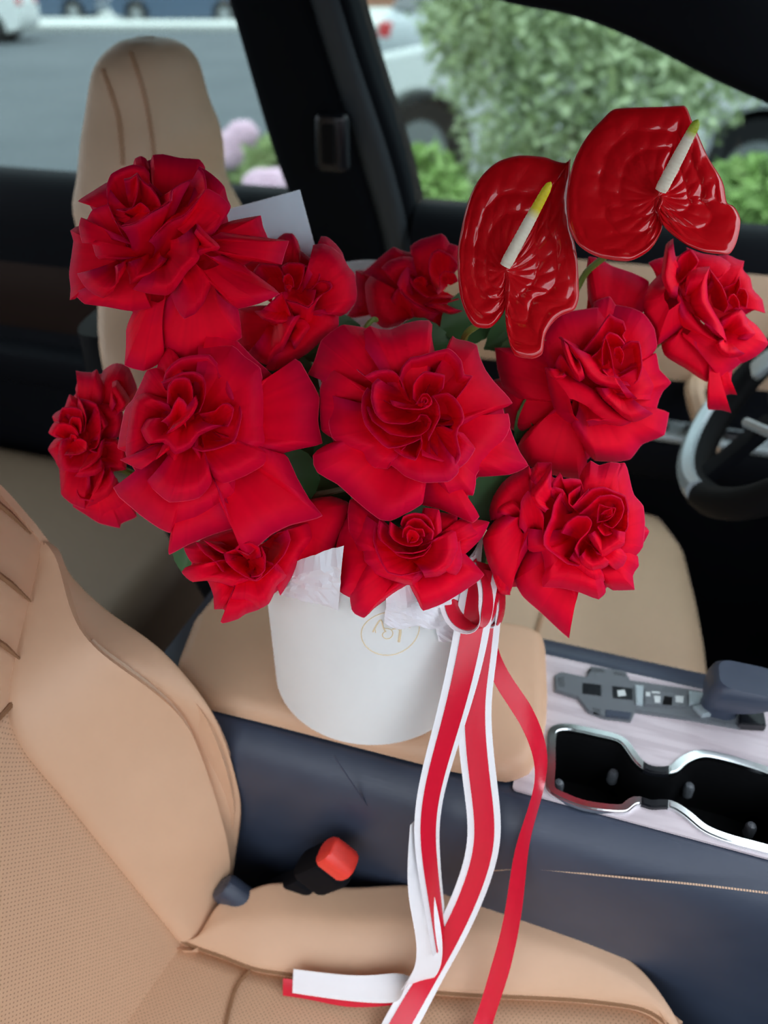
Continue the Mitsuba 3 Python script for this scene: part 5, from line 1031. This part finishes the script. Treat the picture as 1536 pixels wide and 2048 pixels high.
def car(label, paint, o, ax, L=4.1, W=1.72, H=1.52, group=None):
    """A parked hatchback; local x runs from nose (-) to tail (+)."""
    c = thing('parked_car', label, 'car', group); M = frame(o, ax); h = L / 2
    side = spline(A([(-h, .38), (-h - .02, .62), (-h + .12, .80), (-h + .5, .90), (-h + 1.05, .99), (-h + 1.9, 1.02), (h - .5, 1.03), (h - .06, .98), (h + .02, .70), (h - .04, .36), (h - .3, .24), (-h + .3, .22)]), 90, True)
    P = Polygon(side)
    for wx in (-h + .82, h - .78): P = P.difference(sbox(wx - .01, 0, wx + .01, .3).union(Polygon([(wx + .37 * math.cos(a), .31 + .37 * math.sin(a)) for a in np.linspace(0, 6.28, 30)])))
    if P.geom_type != 'Polygon': P = max(P.geoms, key=lambda g: g.area)
    secs = []
    def ext(Q, w, m):
        e = trimesh.creation.extrude_polygon(Q, w, engine='earcut'); e.vertices = e.vertices[:, [0, 2, 1]] * A([1, 1, 1]) - A([0, w / 2, 0])
        if e.volume < 0: e.invert()
        return e
    obj('body', join(ext(P, W - .12, 0), ext(P.buffer(-.03), W, 0)).apply_transform(M), paint, c)
    cab = A([(-h + 1.0, .98), (-h + 1.75, H - .06), (-h + 2.1, H), (h - .9, H - .01), (h - .45, H - .10), (h - .08, .98)])
    g = []
    for y, s in ((-W / 2 + .04, 1.0), (-W / 2 + .20, 1.0), (W / 2 - .20, 1.0), (W / 2 - .04, 1.0)):
        pass
    lo, hi = W / 2 - .05, W / 2 - .22
    def yw(z): return lo + (hi - lo) * (z - .98) / (H - .98)
    sec = [np.stack([cab[:, 0], A([sg * yw(z) for z in cab[:, 1]]), cab[:, 1]], 1) for sg in (-1, 1)]
    obj('cabin', loft(sec).apply_transform(M), paint, c)
    for sg in (-1, 1):
        for x0, x1, x2, x3 in ((-h + 1.22, -h + 1.85, -h + 2.15, -h + 2.15), (-h + 2.25, -h + 2.25, h - .95, h - .45)):
            q = A([(x0, 1.02), (x1, H - .10), (x2, H - .10), (x3, 1.02)]); q3 = np.stack([q[:, 0], A([sg * (yw(z) + .006) for z in q[:, 1]]), q[:, 1]], 1)
            obj('window', solid(A([[q3[0], q3[3]], [q3[1], q3[2]]]), .01).apply_transform(M), 'mat_car_glass', c)
        for wx in (-h + .82, h - .78):
            t = trimesh.creation.cylinder(.31, .2, sections=32).apply_transform(trimesh.transformations.rotation_matrix(math.pi / 2, [1, 0, 0])).apply_translation([wx, sg * (W / 2 - .11), .31])
            w = obj('wheel', t.apply_transform(M), 'mat_tyre', c)
            t = trimesh.creation.cylinder(.19, .02, sections=24).apply_transform(trimesh.transformations.rotation_matrix(math.pi / 2, [1, 0, 0])).apply_translation([wx, sg * (W / 2 - .005), .31])
            obj('hubcap', t.apply_transform(M), 'mat_hubcap', w)
        obj('tail_lamp', rbox((h - .06, sg * (W / 2 - .17), .84), (.16, .32, .16), .04, .02).apply_transform(M), 'mat_tail_lamp', c)
        obj('head_lamp', rbox((-h + .16, sg * (W / 2 - .20), .72), (.30, .34, .13), .05, .03).apply_transform(M), 'mat_head_lamp', c)
    q = cab[[0, 1]]; 
    for a, b in ((cab[0] + A([.06, .04]), cab[1] + A([-.02, -.04])), (cab[5] + A([-.02, .06]), cab[4] + A([.05, -.03]))):
        off = -.012 if a[0] < 0 else .012
        g = A([[(a[0] + off, -yw(a[1]) + .08, a[1]), (a[0] + off, yw(a[1]) - .08, a[1])], [(b[0] + off, -yw(b[1]) + .05, b[1]), (b[0] + off, yw(b[1]) - .05, b[1])]])
        obj('windscreen', solid(g if off > 0 else g[:, ::-1], .01).apply_transform(M), 'mat_car_glass', c)
    return c
w0, w1 = U(838, 296, 'Z', .32), U(1500, 345, 'Z', .32)
ax = (w1 - w0); wb = np.linalg.norm(ax[:2]); ax = ax / np.linalg.norm(ax)
side_n = np.cross([0, 0, 1], ax)
mid = (w0 + w1) / 2; mid[2] = 0
car('white hatchback parked close by beyond the driver window, partly behind the leafy tree', 'mat_paint_white', mid + side_n * .86, ax, wb + 1.6)
p = U(25, 88, 'Z', 0)
car('white car cut off by the upper left corner across the road', 'mat_paint_white', p + at2(.6, -2.05), RIGHT + HEAD * .12, 4.6, 1.8, 1.7)
p = U(835, 150, 'Z', .6); p[2] = 0
car('silver car with a red tail lamp seen just right of the door pillar', 'mat_paint_silver', at2(10.5, 2.2), -RIGHT - HEAD * .5, 4.2)
p = at2(30, 3.0)
car('dark blue car parked far away along the pale kerb', 'mat_paint_blue', at2(30, -6.5), RIGHT, 4.4)
car('dark car far away beside the brick plinth', 'mat_paint_blue', at2(31.5, -11.8), RIGHT, 4.4)

def leaf_color(c0, c1):
    def fn(p, n, uv): return mix(c0, c1, cell_rand(p.x * 23, p.y * 23, p.z * 23))
    return fn
for k, (c0, c1) in enumerate((((.20, .27, .12), (.36, .44, .20)), ((.36, .45, .25), (.52, .60, .37)), ((.20, .34, .09), (.30, .44, .15)))):
    scene[f'mat_leaf_{k}'] = {'type': 'twosided', 'bsdf': {'type': 'principled', 'base_color': proc(leaf_color(c0, c1)), 'roughness': .6, 'specular': .3}}
mat('mat_bark', (.10, .075, .055), .9, .2)
mat('mat_pink', (.70, .50, .60), .7, .2)
def leaves(n, centers, radii, size, seed):
    r = np.random.default_rng(seed); k = r.integers(len(centers), size=n)
    d = r.normal(size=(n, 3)); d /= np.linalg.norm(d, axis=1)[:, None]; d *= r.random((n, 1)) ** .45
    c = np.asarray(centers)[k] + d * np.asarray(radii)[k]
    a = r.normal(size=(n, 3)); a /= np.linalg.norm(a, axis=1)[:, None]; b = np.cross(a, r.normal(size=(n, 3))); b /= np.linalg.norm(b, axis=1)[:, None]
    s = size * (.6 + .8 * r.random((n, 1))); nn = np.cross(a, b) * s * .18
    v = np.stack([c - a * s, c - b * s * .42 + nn, c + a * s, c + b * s * .42 + nn], 1)
    i = np.arange(n)[:, None] * 4
    return trimesh.Trimesh(v.reshape(-1, 3), np.vstack([i + A([0, 1, 2]), i + A([0, 2, 3])]), process=False)
tree = thing('leafy_tree', 'thin leafy tree standing outside the driver window in front of the white car', 'tree')
tc, trd = [], []
for x, y, d, r in ((985, 80, 4.3, .36), (1080, 40, 4.2, .45), (1200, 120, 4.1, .42), (1330, 150, 4.0, .38), (1040, 230, 4.3, .36), (1130, 250, 4.2, .42), (1240, 60, 4.3, .4), (930, 60, 4.4, .22), (1430, 100, 4.1, .32), (1030, 380, 4.3, .32), (1150, 370, 4.2, .30), (1100, -60, 4.2, .45), (1300, -40, 4.2, .45), (960, -70, 4.3, .4)):
    tc.append(EYE + ray(x, y) * d / (ray(x, y) @ ray(x, y)) ** .5); trd.append((r, r, r * 1.0))
obj('foliage', leaves(7000, tc, trd, .032, 1), 'mat_leaf_1', tree, smooth=False, kind='stuff')
obj('foliage', leaves(2600, tc, trd, .03, 2), 'mat_leaf_0', tree, smooth=False, kind='stuff')
base = A([tc[5][0], tc[5][1], 0]); 
obj('trunk', tube(spline([base, base + A([.05, 0, .5]), tc[5] + A([0, 0, .1])], 12), A(np.linspace(.035, .015, 12)), 8), 'mat_bark', tree)
for k in (0, 2, 4, 6, 3):
    obj('branch', tube(spline([base + A([.03, 0, .35]), (base + tc[k]) / 2 + A([0, 0, .3]), tc[k]], 12), A(np.linspace(.02, .006, 12)), 6), 'mat_bark', tree)
def shrub(label, spots, m, n, size, seed, name='shrub', cat='shrub'):
    s = thing(name, label, cat)
    c = [EYE + ray(x, y) * d / np.linalg.norm(ray(x, y)) for x, y, d, r in spots]
    obj('foliage', leaves(n, c, [(r, r, r) for *_, r in spots], size, seed), m, s, smooth=False, kind='stuff')
    b = np.mean(c, 0); obj('stem', tube(A([[b[0], b[1], -.02], b]), A([.02, .008]), 6), 'mat_bark', s)
    return s, c
shrub('bright green plants low beside the pillar in front of the white car wheel', [(850, 380, 3.8, .18), (870, 425, 3.7, .17), (850, 400, 3.8, .14)], 'mat_leaf_2', 1500, .05, 5)
shrub('bright green grass plants at the right edge beyond the window sill', [(1490, 420, 3.5, .20), (1530, 440, 3.4, .20), (1440, 450, 3.5, .15)], 'mat_leaf_2', 1800, .05, 6)
for label, spots, blooms, sd in (('flowering shrub with pale pink blooms beside the head restraint', [(480, 350, 5.0, .22), (455, 390, 4.8, .2)], [(470, 285), (455, 310), (485, 270), (470, 300)], 8), ('flowering shrub with pink blooms low beside the pillar', [(545, 345, 3.9, .13), (530, 395, 3.85, .14)], [(555, 372), (540, 385), (560, 390), (525, 372)], 9)):
    s, c = shrub(label, spots, 'mat_leaf_0', 1300, .05, sd, 'flowering_shrub', 'shrub')
    for x, y in blooms:
        q = EYE + ray(x, y) * (4.55 if sd == 8 else 3.65) / np.linalg.norm(ray(x, y))
        bl = trimesh.creation.icosphere(4, .072); v_ = np.array(bl.vertices)
        v_ *= (1 + .28 * (np.abs(meshkit.noise(v_ * 95 + x, 3) - .5) * 2) ** .7)[:, None] * A([1.05, 1.05, .85])
        bl.vertices = v_; obj('bloom', bl.apply_translation(q), 'mat_pink', s)
